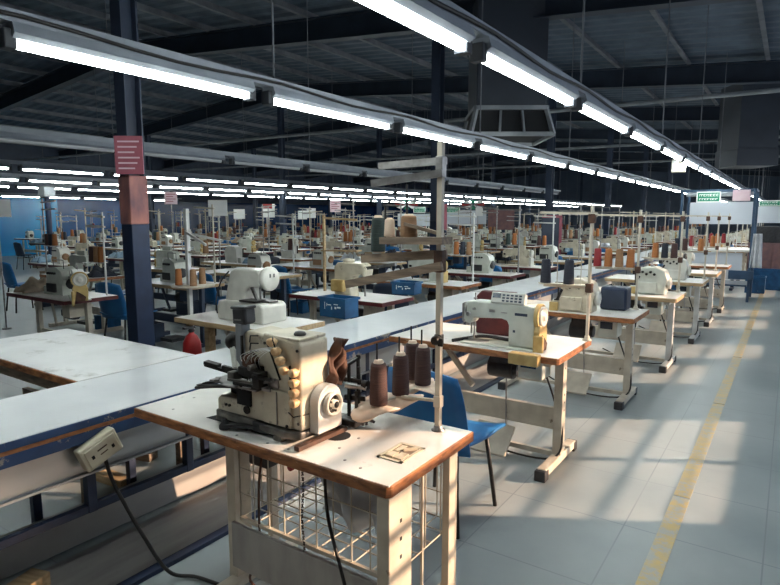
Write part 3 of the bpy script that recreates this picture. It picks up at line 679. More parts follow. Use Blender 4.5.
hw = MB(); hw.lathe([(.014,.046),(.042,.047),(.047,.053),(.047,.066),(.042,.072),(.037,.070),(.035,.058),(.020,.056),(.018,.074),(.012,.076)], (0,.108,.142), 'x', 30); hw.build('handwheel', 'machine_white', HM)
hs = MB(); hs.lathe([(.035,.0585),(.034,.060),(.022,.060)],(0,.108,.142),'x',24)
for i in range(5):
    a = 2*PI*i/5; hs.cyl((.064,.108,.142),(.064,.108+.032*math.cos(a),.142+.032*math.sin(a)),.005,n=6)
hs.lathe([(.013,.06),(.013,.078),(.006,.082)],(0,.108,.142),'x',14); hs.build('wheel_hub', 'dark_metal', HM)
bb = MB()
for x, y, z0_, z1_ in ((.03,.24,.02,.27),(.055,.27,.02,.25),(.03,.30,.02,.29),(.07,.235,.02,.16)): bb.box((x-.005,y-.005,z0_),(x+.005,y+.005,z1_))
bb.bar((.0,.24,.20),(.07,.27,.19),.012,.018); bb.bar((.0,.25,.12),(.08,.28,.12),.012,.02); bb.bar((.03,.22,.26),(.03,.31,.28),.01,.012); bb.box((.0,.2,.02),(.09,.31,.05),0,.006); bb.lathe([(.02,.0),(.02,.02)],(.08,.27,.18),'x',14)
bb.build('linkage', 'dark_metal', HM)
MB().cyl((.02,.23,.18),(.06,.25,.175),.014,n=12).cyl((.06,.25,.175),(.10,.26,.17),.009,n=10).build('shaft', 'steel', HM)
rs = MB()
for i in range(5): rs.tube(curve_pts([(.06+.01*i,.20+.015*i,.02),(.09,.24+.01*i,.07-.008*i),(.07+.01*i,.30,.02)],4), .006, 5)
rs.build('oily_hose', 'black', HM)
MB().bar((.03,-.06,.012),(.04,.20,.012),.024,.016).build('base_rail', 'rust', HM)
lv = MB(); lv.bar((-.37,-.055,.018),(-.20,.0,.03),.03,.012); lv.lathe([(.022,.0),(.022,.014),(.012,.03),(.008,.04)],(-.36,-.05,.004),'z',12); lv.box((-.24,-.02,.01),(-.16,.03,.05),0,.004); lv.build('lever', 'black', HM)
# rag hanging off the machine
def cf(u, v):
    u -= .5; q = v-.5; return (.016*math.sin(q*9+u*6)+.012*math.sin(u*17), u*(.070-.04*q)+.008*math.sin(q*11), q*.17)
o = sheet(cf, 14, 18, .006).build('rag', 'rag'); o.location = (-1.358, 1.645, 1.03); o.rotation_euler = (math.radians(-12), 0, 0); tag(o, 'rust-coloured oily rag hanging behind the multi-needle machine', 'rag')

# thread stand of the nearest table with wooden trays
S = thing('thread_stand', 'tall square cream thread stand with wooden arms on the nearest table', 'thread stand', (-1.052, 1.865, .76))
MB().box((-.0105,-.0105,0),(.0105,.0105,1.065),0,.002).build('pole', 'cream_steel', S)
MB().lathe([(.026,0),(.026,.005),(.018,.009),(.015,.02)],(0,0,0),'z',16).build('socket', 'steel', S)
MB().box((-.015,-.015,.94),(.015,.015,1.015),0,.003).build('top_clamp', 'steel', S)
MB().bar((.015,.012,1.0),(-.285,.02,.995),.014,.026).build('guide_arm', 'steel', S)
MB().bar((.015,-.014,.955),(-.27,-.05,.925),.014,.026).build('guide_arm', 'steel', S)
MB().box((-.018,-.018,.60),(.018,.018,.68),0,.004).build('tray_clamp', 'rust', S)
tr = MB(); tr.bar((.03,.0,.715),(-.25,.01,.710),.075,.026); tr.bar((.02,-.02,.625),(-.42,-.02,.53),.016,.032); tr.bar((.01,.03,.665),(-.40,.06,.63),.016,.034)
tr.bar((.0,.03,.735),(-.14,-.02,.775),.04,.012)
tr.build('wooden_tray', 'wood_grey', S)
MB().cyl((-.15,.01,.72),(-.15,.01,.92),.004,n=6).build('spindle', 'dark_metal', S)
MB().cyl((-.235,-.01,.72),(-.235,-.01,.84),.004,n=6).build('spindle', 'dark_metal', S)
MB().lathe([(.014,-.018),(.018,-.010),(.018,.010),(.012,.018)],(.0,-.02,.35),'y',14).box((-.014,-.014,.33),(.014,.014,.37),0,.004).box((.01,-.03,.33),(.03,-.02,.36),0,.003).build('clamp_knob', 'dark_metal', S)
MB().box((-.015,-.015,.09),(.015,.015,.135),0,.004).bar((-.0,0,.115),(-.19,-.0,.10),.014,.010).bar((-.19,-.16,.095),(-.19,.26,.095),.014,.01).build('cone_bracket', 'cream_steel', S)
cones = [(-1.235, 1.735, 0), (-1.235, 1.885, 0), (-1.235, 2.055, 0), (-1.315, 2.10, 0)]
for x, y, _ in cones: MB().cyl((x+1.045, y-1.865, .095),(x+1.045, y-1.865, .335),.0035,n=6).build('spindle', 'dark_metal', S)
MB().bar((-.19,.235,.09),(-.27,.235,.09),.012,.01).build('cross_arm', 'dark_metal', S)
b0 = None
for x, y, _ in cones:
    ph = random.random()*6
    def pf(u, v):
        a = 2*PI*v; r_ = .008 + u*(.074+.020*math.sin(3*a+ph)); return (r_*math.cos(a), r_*math.sin(a), .002 + u*u*(.026*math.sin(2*a+ph)-.022))
    o = sheet(pf, 5, 30, .003).build('paper_liner', 'paper', S); o.location = (x+1.045, y-1.865, .098)

# cone prototypes
def big_cone(mt, label, grp=None):
    t = thing('thread_cone', label, 'thread cone', group=grp)
    MB().lathe([(.033,.002),(.0345,.008),(.0345,.03),(.030,.146),(.027,.158),(.020,.160)],(0,0,0),'z',24).build('thread', mt, t)
    MB().lathe([(.020,.159),(.0175,.170),(.014,.172),(.007,.172)],(0,0,0),'z',18).build('cone_core', 'paper', t)
    MB().lathe([(.024,-.002),(.024,.003)],(0,0,0),'z',18).build('cone_foot', 'paper', t)
    return t
index_kids()
WHERE = ['nearest the camera', 'second from the camera', 'third from the camera', 'half hidden behind its neighbours']
for (x, y, _), wd in zip(cones, WHERE):
    o = big_cone('cone_brown', 'dark brown thread cone beside the nearest stand pole, ' + wd, 'brown cones beside the nearest table'); o.location = (x, y, .862)
o = big_cone('cone_tan', 'brown ribbed spool standing on the raised wooden tray of the nearest stand'); o.location = (-1.19, 1.87, 1.485); o.scale = (.95, .95, .5)
o = big_cone('cone_green', 'dark green spool leaning on the raised wooden tray'); o.location = (-1.365, 1.917, 1.421); o.scale = (.85, .85, .85)
o = big_cone('paper', 'small cream cone beside the dark green spool on the raised tray'); o.location = (-1.272, 1.862, 1.485); o.scale = (.62, .62, .42)

# ------------------------------------------------------------------ the aisle row
AISLE = 'of the row beside the aisle'
def cones_on(x, y, z, cols, where, dx=-.09, step=.085, dy=0., sc=1.):
    for i, c in enumerate(cols):
        cname = {'cone_black': 'navy', 'cone_orange': 'orange', 'cone_brown': 'brown', 'cone_red': 'red', 'cone_tan': 'tan', 'cone_green': 'dark green'}[c]
        FC[c].place((x+dx-step*i, y+dy*i, z), 0, '%s thread cone on the tray above %s' % (cname, where), 'thread cones above %s' % where)
FC = {c: Proto(cone_mesh_obj(c, True)) for c in ('cone_black', 'cone_orange', 'cone_brown', 'cone_red', 'cone_tan', 'cone_green')}

def relabel(o, l): o['label'] = l; return o
# second table
t = make_table(1.17, .66, 'laminate', 'wood_edge'); t.location = (-1.625, 3.555, 0); relabel(t, 'table with bare wood edge carrying the lockstitch machine with yellow guard')
m = LM = lockstitch(True); m.location = (-1.425, 3.385, .76); relabel(m, 'grey-green lockstitch machine with yellowed belt guard and button panel, beyond the blue chair')
MB().box((.10,-.215,-.055),(.28,-.155,.012),0,.005).build('guard_tray', 'guard_yellow', m)
o = MB().prism([(-.22,0),(.10,0),(.10,.24),(.06,.30),(-.18,.30),(-.22,.26)], -.03, .03, 'y', 0, .01).build('side_panel_box', 'maroon_edge'); o.name = 'maroon_box'; o.location = (-1.55, 3.68, .76); tag(o, 'dark maroon box standing behind the lockstitch machine with the yellow guard', 'box')
s_ = stand(.87, 1, .345, .30); s_.location = (-1.055, 3.83, .76); relabel(s_, 'slim cream thread stand holding two navy cones at the second aisle table')
# third & fourth tables
t3 = make_table(1.2, .60, 'laminate', 'wood_edge', 'cream_steel'); index_kids(); P3 = Proto(t3)
P3.place((-1.575, 5.15, 0), 0, 'third sewing table from the camera beside the aisle, under the overlock machine')
m = overlock('machine_cream'); m.location = (-1.46, 5.02, .76); relabel(m, 'cream overlock machine on the third aisle table'); 
o = MB().box((-.12,-.09,0),(.10,.10,.20),0,.02).box((-.10,-.093,.02),(.08,-.089,.17),1).build('blue_bin', ['deep_blue', 'slate']); o.name = 'storage_bin'; o.location = (-1.22, 5.30, .76); tag(o, 'dark blue bin behind the overlock machine on the third aisle table', 'bin')
P4 = None
s2 = stand(.86, 1, .345, .36); s2.location = (-1.08, 5.40, .76); relabel(s2, 'thread stand holding tan and orange cones at the third aisle table'); index_kids(); PS = Proto(s2); PS.used = True  # already standing
t4 = make_table(1.15, .66, 'laminate', 'wood_pale', 'white_steel'); index_kids(); PT4 = Proto(t4); ml = lockstitch(False, 'machine_cream', True); mo = overlock('machine_grey'); mo2 = overlock('machine_white'); index_kids(); PML, PMO, PMO2 = Proto(ml), Proto(mo), Proto(mo2)
PT4.place((-1.46, 6.62, 0), 0, 'fourth sewing table from the camera beside the aisle, white laminate with pale legs')
PMO.place((-1.16, 6.60, .76), 0, 'grey overlock machine on the fourth aisle table')
PS.place((-.96, 6.90, .76), 0, 'thread stand on the fourth aisle table')
PT4.place((-1.42, 8.30, 0), 0, 'fifth sewing table from the camera beside the aisle'); PMO2.place((-1.2, 8.3, .76), 0, 'off-white overlock machine on the fifth aisle table'); PS.place((-.90, 8.58, .76), 0, 'thread stand on the fifth aisle table')
PT4.place((-1.40, 9.7, 0), 0, 'sixth sewing table from the camera beside the aisle'); PML.place((-1.5, 9.65, .76), 0, 'cream lockstitch machine on the sixth aisle table'); PS.place((-.90, 9.95, .76), 0, 'thread stand on the sixth aisle table')
P3.place((-1.40, 11.15, 0), 0, 'seventh sewing table from the camera beside the aisle, before the blue frame'); PMO.place((-1.5, 11.1, .76), 0, 'grey overlock machine on the seventh aisle table'); PS.place((-.88, 11.4, .76), 0, 'thread stand on the seventh aisle table')
zc = .76+.345+.017
def stand_cones(px, py, cols, where, span=.36):
    for k, c in zip((.12,.38,.64,.90), cols):
        if not c: continue
        cname = {'cone_black': 'navy', 'cone_orange': 'orange', 'cone_brown': 'brown', 'cone_red': 'dark red', 'cone_tan': 'tan', 'cone_green': 'dark green'}[c]
        FC[c].place((px-span*k-.02, py, zc), 0, '%s thread cone on the stand of %s' % (cname, where), 'thread cones on the stand of %s' % where)
stand_cones(-1.055, 3.83, [None, 'cone_black', None, 'cone_black'], 'the second aisle table', .30)
stand_cones(-1.08, 5.40, ['cone_orange', 'cone_tan', 'cone_orange', 'cone_red'], 'the third aisle table')
stand_cones(-.96, 6.90, ['cone_brown', 'cone_black', 'cone_orange', None], 'the fourth aisle table')
stand_cones(-.90, 8.58, ['cone_orange', None, 'cone_brown', 'cone_black'], 'the fifth aisle table')
stand_cones(-.90, 9.95, ['cone_orange', 'cone_tan', None, 'cone_red'], 'the sixth aisle table')
stand_cones(-.88, 11.4, ['cone_red', 'cone_orange', 'cone_red', None], 'the seventh aisle table')
# extra tall stand with brown cones by the second table, seen over the cutting table
o = MB().tube(curve_pts([(-.33,-.10,.012),(-.27,-.02,.02),(-.18,.06,.03),(.0,.075,.022),(.10,.08,.02)],6), .011, 8).build('edge_guide', 'dark_metal', LM)
# two prominent cream stands in the second line
t = thing('floor_thread_stand', 'thick white thread stand rising from the floor beyond the bartack machine', 'thread stand', (-4.86, 3.62, 0))
MB().box((-.02,-.02,.0),(.02,.02,1.64),0,.004).build('pole', 'white_steel', t); MB().box((-.2,-.2,0),(.2,.2,.03),0,.008).build('base_plate', 'cream_steel', t)
MB().bar((.0,-.02,1.42),(.34,-.05,1.30),.02,.02).bar((.0,.02,1.40),(.33,.16,1.33),.02,.02).build('guide_arm', 'white_steel', t)
MB().lathe([(.02,.88),(.20,.885),(.21,.90),(.02,.90)],(.06,0,0),'z',18).build('cone_tray', 'cream_steel', t); MB().bar((-.02,0,1.22),(.2,0,1.22),.02,.02).build('cross_arm', 'cream_steel', t)
index_kids()
for (dx, dy), c in zip(((.13,-.05),(-.04,-.09),(.05,.12)), ('cone_tan', 'cone_orange', 'cone_tan')): FC[c].place((-4.86+dx, 3.62+dy, .901), 0, '%s cone on the thick white floor stand' % ('tan' if c == 'cone_tan' else 'orange'), 'cones on the thick white floor stand')
t = thing('thread_stand', 'pale gold thread stand with long top arm on the maroon-edged table', 'thread stand', (-4.17, 4.85, .76))
MB().box((-.013,-.013,0),(.013,.013,.82),0,.003).build('pole', 'wood_pale', t); MB().bar((-.01,0,.79),(.42,.03,.77),.02,.022).build('guide_arm', 'wood_pale', t); MB().bar((-.01,0,.44),(.46,.02,.45),.10,.014).build('cone_tray', 'wood_pale', t)
# chairs
c0 = chair_blue(); c1 = chair_blue('slate'); index_kids(); PC = Proto(c0); PC2 = Proto(c1)
PC.place((-1.43, 2.62, 0), math.radians(-2), 'bright blue moulded chair between the nearest table and the second', scale=1.02)
PC.place((-1.62, 9.0, 0), .3, 'blue chair behind the fifth aisle table'); PC.place((-1.5, 10.4, 0), -.2, 'blue chair behind the sixth aisle table')

# ------------------------------------------------------------------ long cutting table
def cutting(y0, y1, first, label):
    t = thing('cutting_table', label, 'table', (-2.68, y0, 0)); L = y1-y0
    tp = MB().box((-.295, 0, .716), (.295, L, .72)).build('tabletop', 'laminate_cut', t)
    MB().box((-.30, -.002, .685), (.30, L+.002, .7175), 0, .003).build('edge_band', 'blue_paint', tp)
    MB().box((.285, .0, .668), (.297, L, .684), 0).box((.27, 0, .62), (.30, L, .668), 1, .002).box((-.30, 0, .62), (-.27, L, .684), 1, .002).build('side_rail', ['wood_edge', 'blue_paint'], t)
    MB().box((.235, 0, .475), (.262, L, .618), 0, .003).box((.235, 0, .468), (.280, L, .478)).build('cable_channel', 'galv', t)
    y = .11; k_ = -1
    while y < L:
        k_ += 1
        for x in (.245, -.27):
            MB().box((x-.02, y-.02, .0 if (x < 0 or k_ % 8 == 0) else .29), (x+.02, y+.02, .68), 0, .003).build('leg', 'deep_blue', t)
        MB().box((-.27, y-.012, .60), (.25, y+.012, .64)).build('crossbar', 'deep_blue', t); y += 1.0 if not first else .5
    MB().box((.23, 0, .29), (.26, L, .325), 0, .002).box((-.285, 0, .29), (-.255, L, .325), 0, .002).build('lower_rail', 'deep_blue', t)
    MB().box((-.14, 0, .01), (-.02, L, .15), 0, .003).build('foot_board', 'floor_board', t)
    MB().box((.05, 0, .0), (.42, L, .012), 0).box((.43, 0, .0), (.48, L, .02), 1).build('floor_trunking', ['floor_board', 'deep_blue'], t)
    return t
cutting(.15, 6.0, True, 'long white cutting table with chipped blue edge running behind the sewing tables')
cutting(6.03, 12.0, False, 'second length of the long white cutting table, past its joint')
cutting(12.03, 20.0, False, 'far length of the long white cutting table')
ob = thing('outlet_box', 'tilted ivory socket box hanging on the cutting table channel', 'socket box', (-2.385, 1.27, .585))
ob.rotation_euler = (math.radians(22), 0, 0)
MB().box((0, -.085, -.055), (.05, .085, .055), 0, .008).build('box', 'ivory', ob)
MB().box((.050, -.07, -.042), (.056, .07, .042), 0, .004).build('face_plate', 'ivory', ob)
k = MB()
for y, z in ((-.045,.0),(.045,-.01)): k.box((.0562,y-.006,z-.008),(.0575,y+.006,z+.008))
k.build('socket_hole', 'dark_gap', ob); k = MB(); k.box((.0562,-.02,.01),(.0572,.025,.016)); k.box((.0562,-.015,-.012),(.0572,.02,-.007)); k.build('socket_mark', 'rust', ob)
cb = MB().tube(curve_pts([(-2.37, 1.30, .53), (-2.33, 1.31, .42), (-2.22, 1.36, .2), (-2.12, 1.41, .04), (-2.02, 1.48, .012), (-1.8, 1.52, .012), (-1.7, 1.6, .012)], 8), .008, 6).build('power_cable', 'cable')
tag(cb, 'black cable running from the ivory socket box down to the floor', 'cable')
wb = MB().box((-.05, -.13, 0), (.05, .13, .06), 0, .005).build('wood_block', 'wood_pale'); wb.location = (-2.50, .96, .012); wb.rotation_euler = (0, 0, .3); tag(wb, 'pale wooden block on the floor below the cutting table', 'block')

# ------------------------------------------------------------------ row behind the cutting table
t = thing('work_table', 'big bare white work table with scratched top and wood edge beside the blue column', 'table', (-3.74, 1.88, 0))
tp = MB().box((-.755,-.36,.716),(.755,.36,.72)).build('tabletop', 'laminate_worn', t); MB().box((-.765,-.37,.68),(.765,.37,.7175),0,.004).build('edge_band', 'wood_edge', tp)
for x in (-.66,.66):
    for y in (-.3,.3): MB().box((x-.025,y-.025,0),(x+.025,y+.025,.68),0,.003).build('leg', 'wood_grey', t)
MB().box((-.7,-.32,.60),(.7,-.29,.68)).box((-.7,.29,.60),(.7,.32,.68)).box((-.68,-.02,.3),(.68,.02,.36)).build('apron', 'wood_grey', t)
for dx, dy, mt, lb in ((.3,-.1,'wood_pale','pale timber offcut on the floor under the bare work table'),(.1,.15,'wood_grey','grey timber offcut on the floor under the bare work table')):
    o = MB().box((-.35,-.04,0),(.35,.04,.05),0,.003).build('timber_offcut', mt); o.location = (-3.74+dx, 1.88+dy, .0); o.rotation_euler = (0,0,.4-dx); tag(o, lb, 'timber')

bt = make_table(1.12, .55, 'laminate', 'wood_pale', 'wood_pale'); bt.location = (-3.50, 3.14, 0); relabel(bt, 'pale wood-edged table under the big cream bartack machine')
BM = thing('bartack_machine', 'big cream bartack machine with rounded white head behind the multi-needle machine', 'sewing machine', (-3.40, 3.14, .76))
BM.rotation_euler = (0, 0, 0)
MB().prism([(-.30,0),(.20,0),(.20,.13),(.17,.155),(-.06,.16),(-.30,.15)], -.13, .13, 'y', 0, .015, 3).build('base', 'machine_white', BM)
MB().prism([(-.27,.14),(-.04,.14),(-.02,.24),(.02,.27),(.10,.27),(.13,.29),(.13,.385),(.10,.405),(-.14,.405),(-.20,.38),(-.235,.27)], -.085, .085, 'y', 0, .018, 3).build('arm', 'machine_white', BM)
MB().lathe([(.05,.115),(.085,.12),(.092,.135),(.092,.165),(.082,.175),(.03,.178)], (0,0,.335), 'x', 24).build('head_cap', 'machine_white', BM)
h = MB()
for y, z in ((-.02,.36),(.02,.36)): MB().box((.1785,y-.006,z-.014),(.180,y+.006,z+.014)).build('slot', 'dark_gap', BM)
k = MB(); k.cyl((.07,-.02,.27),(.07,-.02,.165),.008,n=8); k.bar((.02,-.06,.27),(.09,-.07,.17),.02,.02); k.box((.03,-.05,.155),(.19,.05,.17),0,.004); k.build('clamp', 'steel', BM)
k = MB(); k.box((-.04,-.14,.16),(.13,-.02,.175),0,.004); MB().lathe([(.03,.0),(.034,.01),(.02,.04),(.026,.05)],(-.03,-.17,.0),'z',14).build('foot_knob', 'dark_metal', BM); k.bar((-.1,-.02,.16),(.0,-.10,.12),.02,.02); k.build('clamp_arm', 'dark_metal', BM)
MB().tube(curve_pts([(-.2,-.09,.38),(-.26,-.12,.3),(-.3,-.14,.16),(-.28,-.15,.05)]), .006, 5).build('air_hose', 'black', BM)
MB().box((-.34,-.1,.0),(-.28,.1,.12),0,.01).lathe([(.03,-.37),(.034,-.36),(.034,-.345)], (0,0,.07),'x',14).build('side_motor', 'machine_cream', BM)

def basket(loc, rz, w_, d_, h_, label, mark=True):
    t = thing('plastic_crate', label, 'crate', loc, rz)
    m = MB(); th = .008
    m.box((-w_/2,-d_/2,0),(w_/2,d_/2,th)); m.box((-w_/2,-d_/2,0),(w_/2,-d_/2+th,h_)); m.box((-w_/2,d_/2-th,0),(w_/2,d_/2,h_)); m.box((-w_/2,-d_/2,0),(-w_/2+th,d_/2,h_)); m.box((w_/2-th,-d_/2,0),(w_/2,d_/2,h_))
    m.build('shell', 'crate_blue', t)
    r = MB(); a = .012
    for p, q in (((-w_/2-a,-d_/2-a),(w_/2+a,-d_/2)), ((-w_/2-a,d_/2),(w_/2+a,d_/2+a)), ((-w_/2-a,-d_/2-a),(-w_/2,d_/2+a)), ((w_/2,-d_/2-a),(w_/2+a,d_/2+a))): r.box((*p,h_-.02),(*q,h_))
    r.build('rim', 'crate_blue', t)
    if mark:
        k = MB()
        for x0_, x1_, z0_, z1_ in ((-.09,-.085,.08,.15),(-.065,-.06,.11,.14),(-.055,-.01,.12,.13),(-.01,.0,.08,.11),(.02,.07,.13,.138),(.03,.05,.09,.11),(.06,.10,.10,.115)): k.box((x0_*w_/.3, -d_/2-.0015, z0_*h_/.2), (x1_*w_/.3, -d_/2, z1_*h_/.2))
        k.build('chalk_mark', 'sign_text', t)
    return t
basket((-3.13, 3.82, .722), math.radians(-4), .29, .17, .17, 'blue plastic crate with white scrawl standing by the cutting table')
# small block table below crate
R1T = far_table('maroon_edge', 'laminate', 'cream_steel'); R1P = Proto(R1T)
R1P.place((-3.72, 4.72, 0), 0, 'maroon-edged table behind the blue crate, past the cutting table')
t = thing('sewing_machine', 'cream machine with yellow motor cover on the maroon-edged table', 'sewing machine', (-3.55, 4.62, .76))
MB().prism([(-.24,0),(-.02,0),(-.04,.14),(-.02,.22),(.10,.24),(.14,.20),(.16,.30),(.10,.35),(-.20,.35),(-.24,.30)], -.07, .07, 'y', 0, .015).build('body', 'machine_cream', t)
MB().box((-.24,-.13,.06),(-.08,-.07,.18),0,.015).build('motor_cover', 'guard_yellow', t); MB().lathe([(.05,.0),(.06,.01),(.06,.03),(.03,.04)],(-.1,0,.35),'z',14).build('top_wheel', 'machine_cream', t)
MB().bar((.0,-.02,.28),(.5,-.05,.36),.03,.03).cyl((.1,0,.2),(.1,0,.02),.01,n=6).build('arm_bar', 'steel', t)
basket((-3.30, 5.15, .76), .1, .26, .18, .13, 'small blue crate of white cloth on a table past the cutting table', True)

# ------------------------------------------------------------------ all the other rows
TP = [Proto(far_table('wood_edge', 'laminate_cut', 'cream_steel')), R1P, Proto(far_table('wood_pale', 'laminate_worn', 'slate'))]
MP = [Proto(far_machine('l', 'machine_cream', 'machine_white')), Proto(far_machine('o', 'machine_grey', 'black')), Proto(far_machine('l', 'machine_grey', 'guard_yellow')), Proto(far_machine('o', 'machine_white', 'cone_tan'))]
SP = [Proto(stand(.95, 1, .35, .32, 'cream_steel', True)), Proto(stand(1.05, 2, .40, .34, 'steel', True)), Proto(stand(.85, 2, .33, .30, 'white_steel', True))]
BP = [Proto(bundle(c, i)) for i, c in enumerate(('cloth_white', 'cloth_dark', 'cloth_blue', 'cloth_tan'))]
BN = ['white cloth', 'dark garment', 'pale blue cloth', 'tan cloth']
CC = ['cone_orange', 'cone_brown', 'cone_tan', 'cone_black', 'cone_orange', 'cone_red', 'cone_tan', 'cone_green']
def under_bin(mt, h_):
    m = MB(); m.prism([(-.17,0),(.17,0),(.21,h_),(.19,h_),(.16,.02),(-.16,.02),(-.19,h_),(-.21,h_)], -.15, .15, 'y', 0); m.box((-.19,-.16,0),(.19,-.145,h_)).box((-.19,.145,0),(.19,.16,h_))
    return tag(m.build('storage_bin', mt), '', 'bin')
UP = [Proto(under_bin(a_, b2_)) for a_, b2_ in (('slate', .34), ('crate_blue', .28), ('cloth_tan', .36))]
cone_count = [0]; TABLES = []
def station(x, y, k, row, flip, rnd, table=True):
    rz = PI if flip else 0; f = -1 if flip else 1; wh = 'the %s table, %s' % (ORD[k], row)
    d = math.hypot(x, y)
    TABLES.append((x, y))
    if table: rnd.choice(TP).place((x, y, 0), rz, '%s sewing table of the %s' % (ORD[k], row), 'sewing tables of the ' + row)
    mp = rnd.choice(MP); mp.place((x+f*(.03+rnd.uniform(-.03,.03)), y+f*.0, .76), rz + rnd.uniform(-.08,.08), 'sewing machine on ' + wh, 'sewing machines of the ' + row)
    sp_i = rnd.randrange(3); low = (.35, .40, .33)[sp_i]; span = (.32, .34, .30)[sp_i]
    sx, sy = x+f*.52, y+f*.20
    SP[sp_i].place((sx, sy, .76), rz, 'thread stand on ' + wh, 'thread stands of the ' + row)
    used = 0
    for q, pr in ((.2, .9), (.48, .8), (.78, .75)):
        if used >= (3 if d < 14 else 2): break
        if rnd.random() < pr and cone_count[0] < 285:
            c = rnd.choice(CC); nm = {'cone_black': 'navy', 'cone_orange': 'orange', 'cone_brown': 'brown', 'cone_red': 'dark red', 'cone_tan': 'tan', 'cone_green': 'dark green'}[c]
            FC[c].place((sx-f*span*q, sy, .76+low+.008), 0, '%s cone on %s' % (nm, wh), 'thread cones of the ' + row); cone_count[0] += 1; used += 1
    r = rnd.random()
    if r < .45 and d < 24:
        i = rnd.randrange(4); BP[i].place((x-f*.45, y-f*.04, .761), rz+rnd.uniform(-.25,.25), 'pile of %s on %s' % (BN[i], wh), 'cloth piles of the ' + row)
    if rnd.random() < .75 and d < 22: UP[rnd.randrange(3)].place((x-f*.30, y-f*.17, 0), rz+rnd.uniform(-.12,.12), 'bin standing under ' + wh, 'bins under the tables of the ' + row, .7)
    if rnd.random() < .65 and d < 22: (PC if rnd.random() < .6 else PC2).place((x-f*.05, y-f*.62, 0), rz+rnd.uniform(-.3,.3), 'moulded chair in front of ' + wh, 'chairs of the ' + row)
ROWN = [(-3.72, 6.3, 1.45, 30, 'row behind the cutting table', 0), (-6.30, 3.10, 1.38, 31, 'first row past the blue columns', 0), (-8.15, 4.3, 1.38, 30, 'second row past the blue columns', 1),
        (-10.5, 5.2, 1.42, 31, 'third row past the blue columns', 0), (-12.3+.4, 6.4, 1.45, 30, 'fourth row past the blue columns', 1), (-14.6, 7.2, 1.5, 30, 'fifth row past the blue columns', 0),
        (-16.5, 8.6, 1.6, 30, 'sixth row past the blue columns', 1), (-18.9, 9.0, 1.7, 30, 'fourth row from the blue wall', 0), (-21.0, 10.3, 1.8, 30, 'third row from the blue wall', 1), (-23.6, 10.6, 1.9, 30, 'row along the blue wall', 0)]
for x, y0_, dy, ymax, row, flip in ROWN:
    rnd = random.Random(int(-x*100)); y = y0_; k = 0
    while y < ymax:
        station(x, y, k, row, flip, rnd); y += dy; k += 1
rnd = random.Random(5)
for k in range(9): station(-1.5, 14.6+k*1.7, k, 'row past the blue frame', 0, rnd)
# the yellow-based machine on the first table beyond the columns is seen large
m = lockstitch(True, 'machine_grey', False); m.location = (-5.78, 3.02, .76); m.rotation_euler = (0,0,math.radians(-25)); relabel(m, 'grey machine with yellow guard on the first table beyond the nearest column')
# parallel long white tables between the far rows
for x, ya, yb, nm in ((-7.22, 5.0, 24, 'first'), (-13.25, 8, 26, 'second'), (-17.7, 10, 28, 'third')):
    t = thing('work_table', '%s long white-topped table running between the far rows' % nm, 'table', (x, ya, 0)); L = yb-ya
    tp = MB().box((-.24,0,.735),(.24,L,.74)).build('tabletop', 'laminate_cut', t); MB().box((-.25,0,.70),(.25,L,.737)).build('edge_band', 'wood_grey', tp)
    y = .3
    while y < L: MB().box((-.2,y-.02,0),(.2,y+.02,.70)).build('leg', 'slate', t); y += 1.9

# red bag and stool by the nearest column
o = MB().lathe([(.05,0),(.075,.02),(.08,.12),(.07,.24),(.045,.29),(.02,.31),(.02,.33)],(0,0,0),'z',20).build('body', 'red_plastic'); o.name = 'fire_extinguisher'; o.location = (-4.43, 3.26, .20); o.scale = (1.1,1.1,1.15)
FE = thing('fire_extinguisher', 'red extinguisher standing on a low stand beside the nearest blue column', 'fire extinguisher', (-4.43, 3.30, .0)); o.name = 'cylinder_body'; o.parent = FE; o.location = (0,0,.16)
MB().box((-.1,-.1,0),(.1,.1,.16),0,.01).build('stand', 'slate', FE); MB().lathe([(.02,.52),(.03,.54),(.02,.57)],(0,0,0),'z',10).box((-.02,-.08,.56),(.02,.03,.58)).build('valve', 'black', FE)

# ------------------------------------------------------------------ white paper signs on poles
SIGNS = [(-7.95, 6.55, 1.71, .31, .26, 'paper_white', 'large white sheet sign on a pole above the first far rows'), (-12.39, 11.09, 1.64, .30, .26, 'paper_white', 'faint white sheet sign on a pole beyond the cream bartack machine'),
         (-10.55, 10.65, 1.72, .31, .34, 'paper_white', 'white sheet sign with a red patch on its top, on a pole'), (-12.2, 13.15, 1.62, .28, .26, 'paper_white', 'small square white sheet sign on a pole, right of the red-topped one'),
         (-11.95, 13.85, 1.68, .28, .3, 'paper_white', 'white sheet sign on a pole above the arms of a cream stand'), (-9.4, 11.95, 1.84, .28, .30, 'sign_pink', 'pinkish printed sheet sign on a pole near the middle rows'),
         (-11.1, 7.75, 1.96, .26, .26, 'sign_pink', 'pink and white printed sheet sign just beyond the nearest blue column'), (-9.0, 3.65, 1.68, .34, .24, 'paper_white', 'white sheet sign at the frame edge in front of the blue wall')]
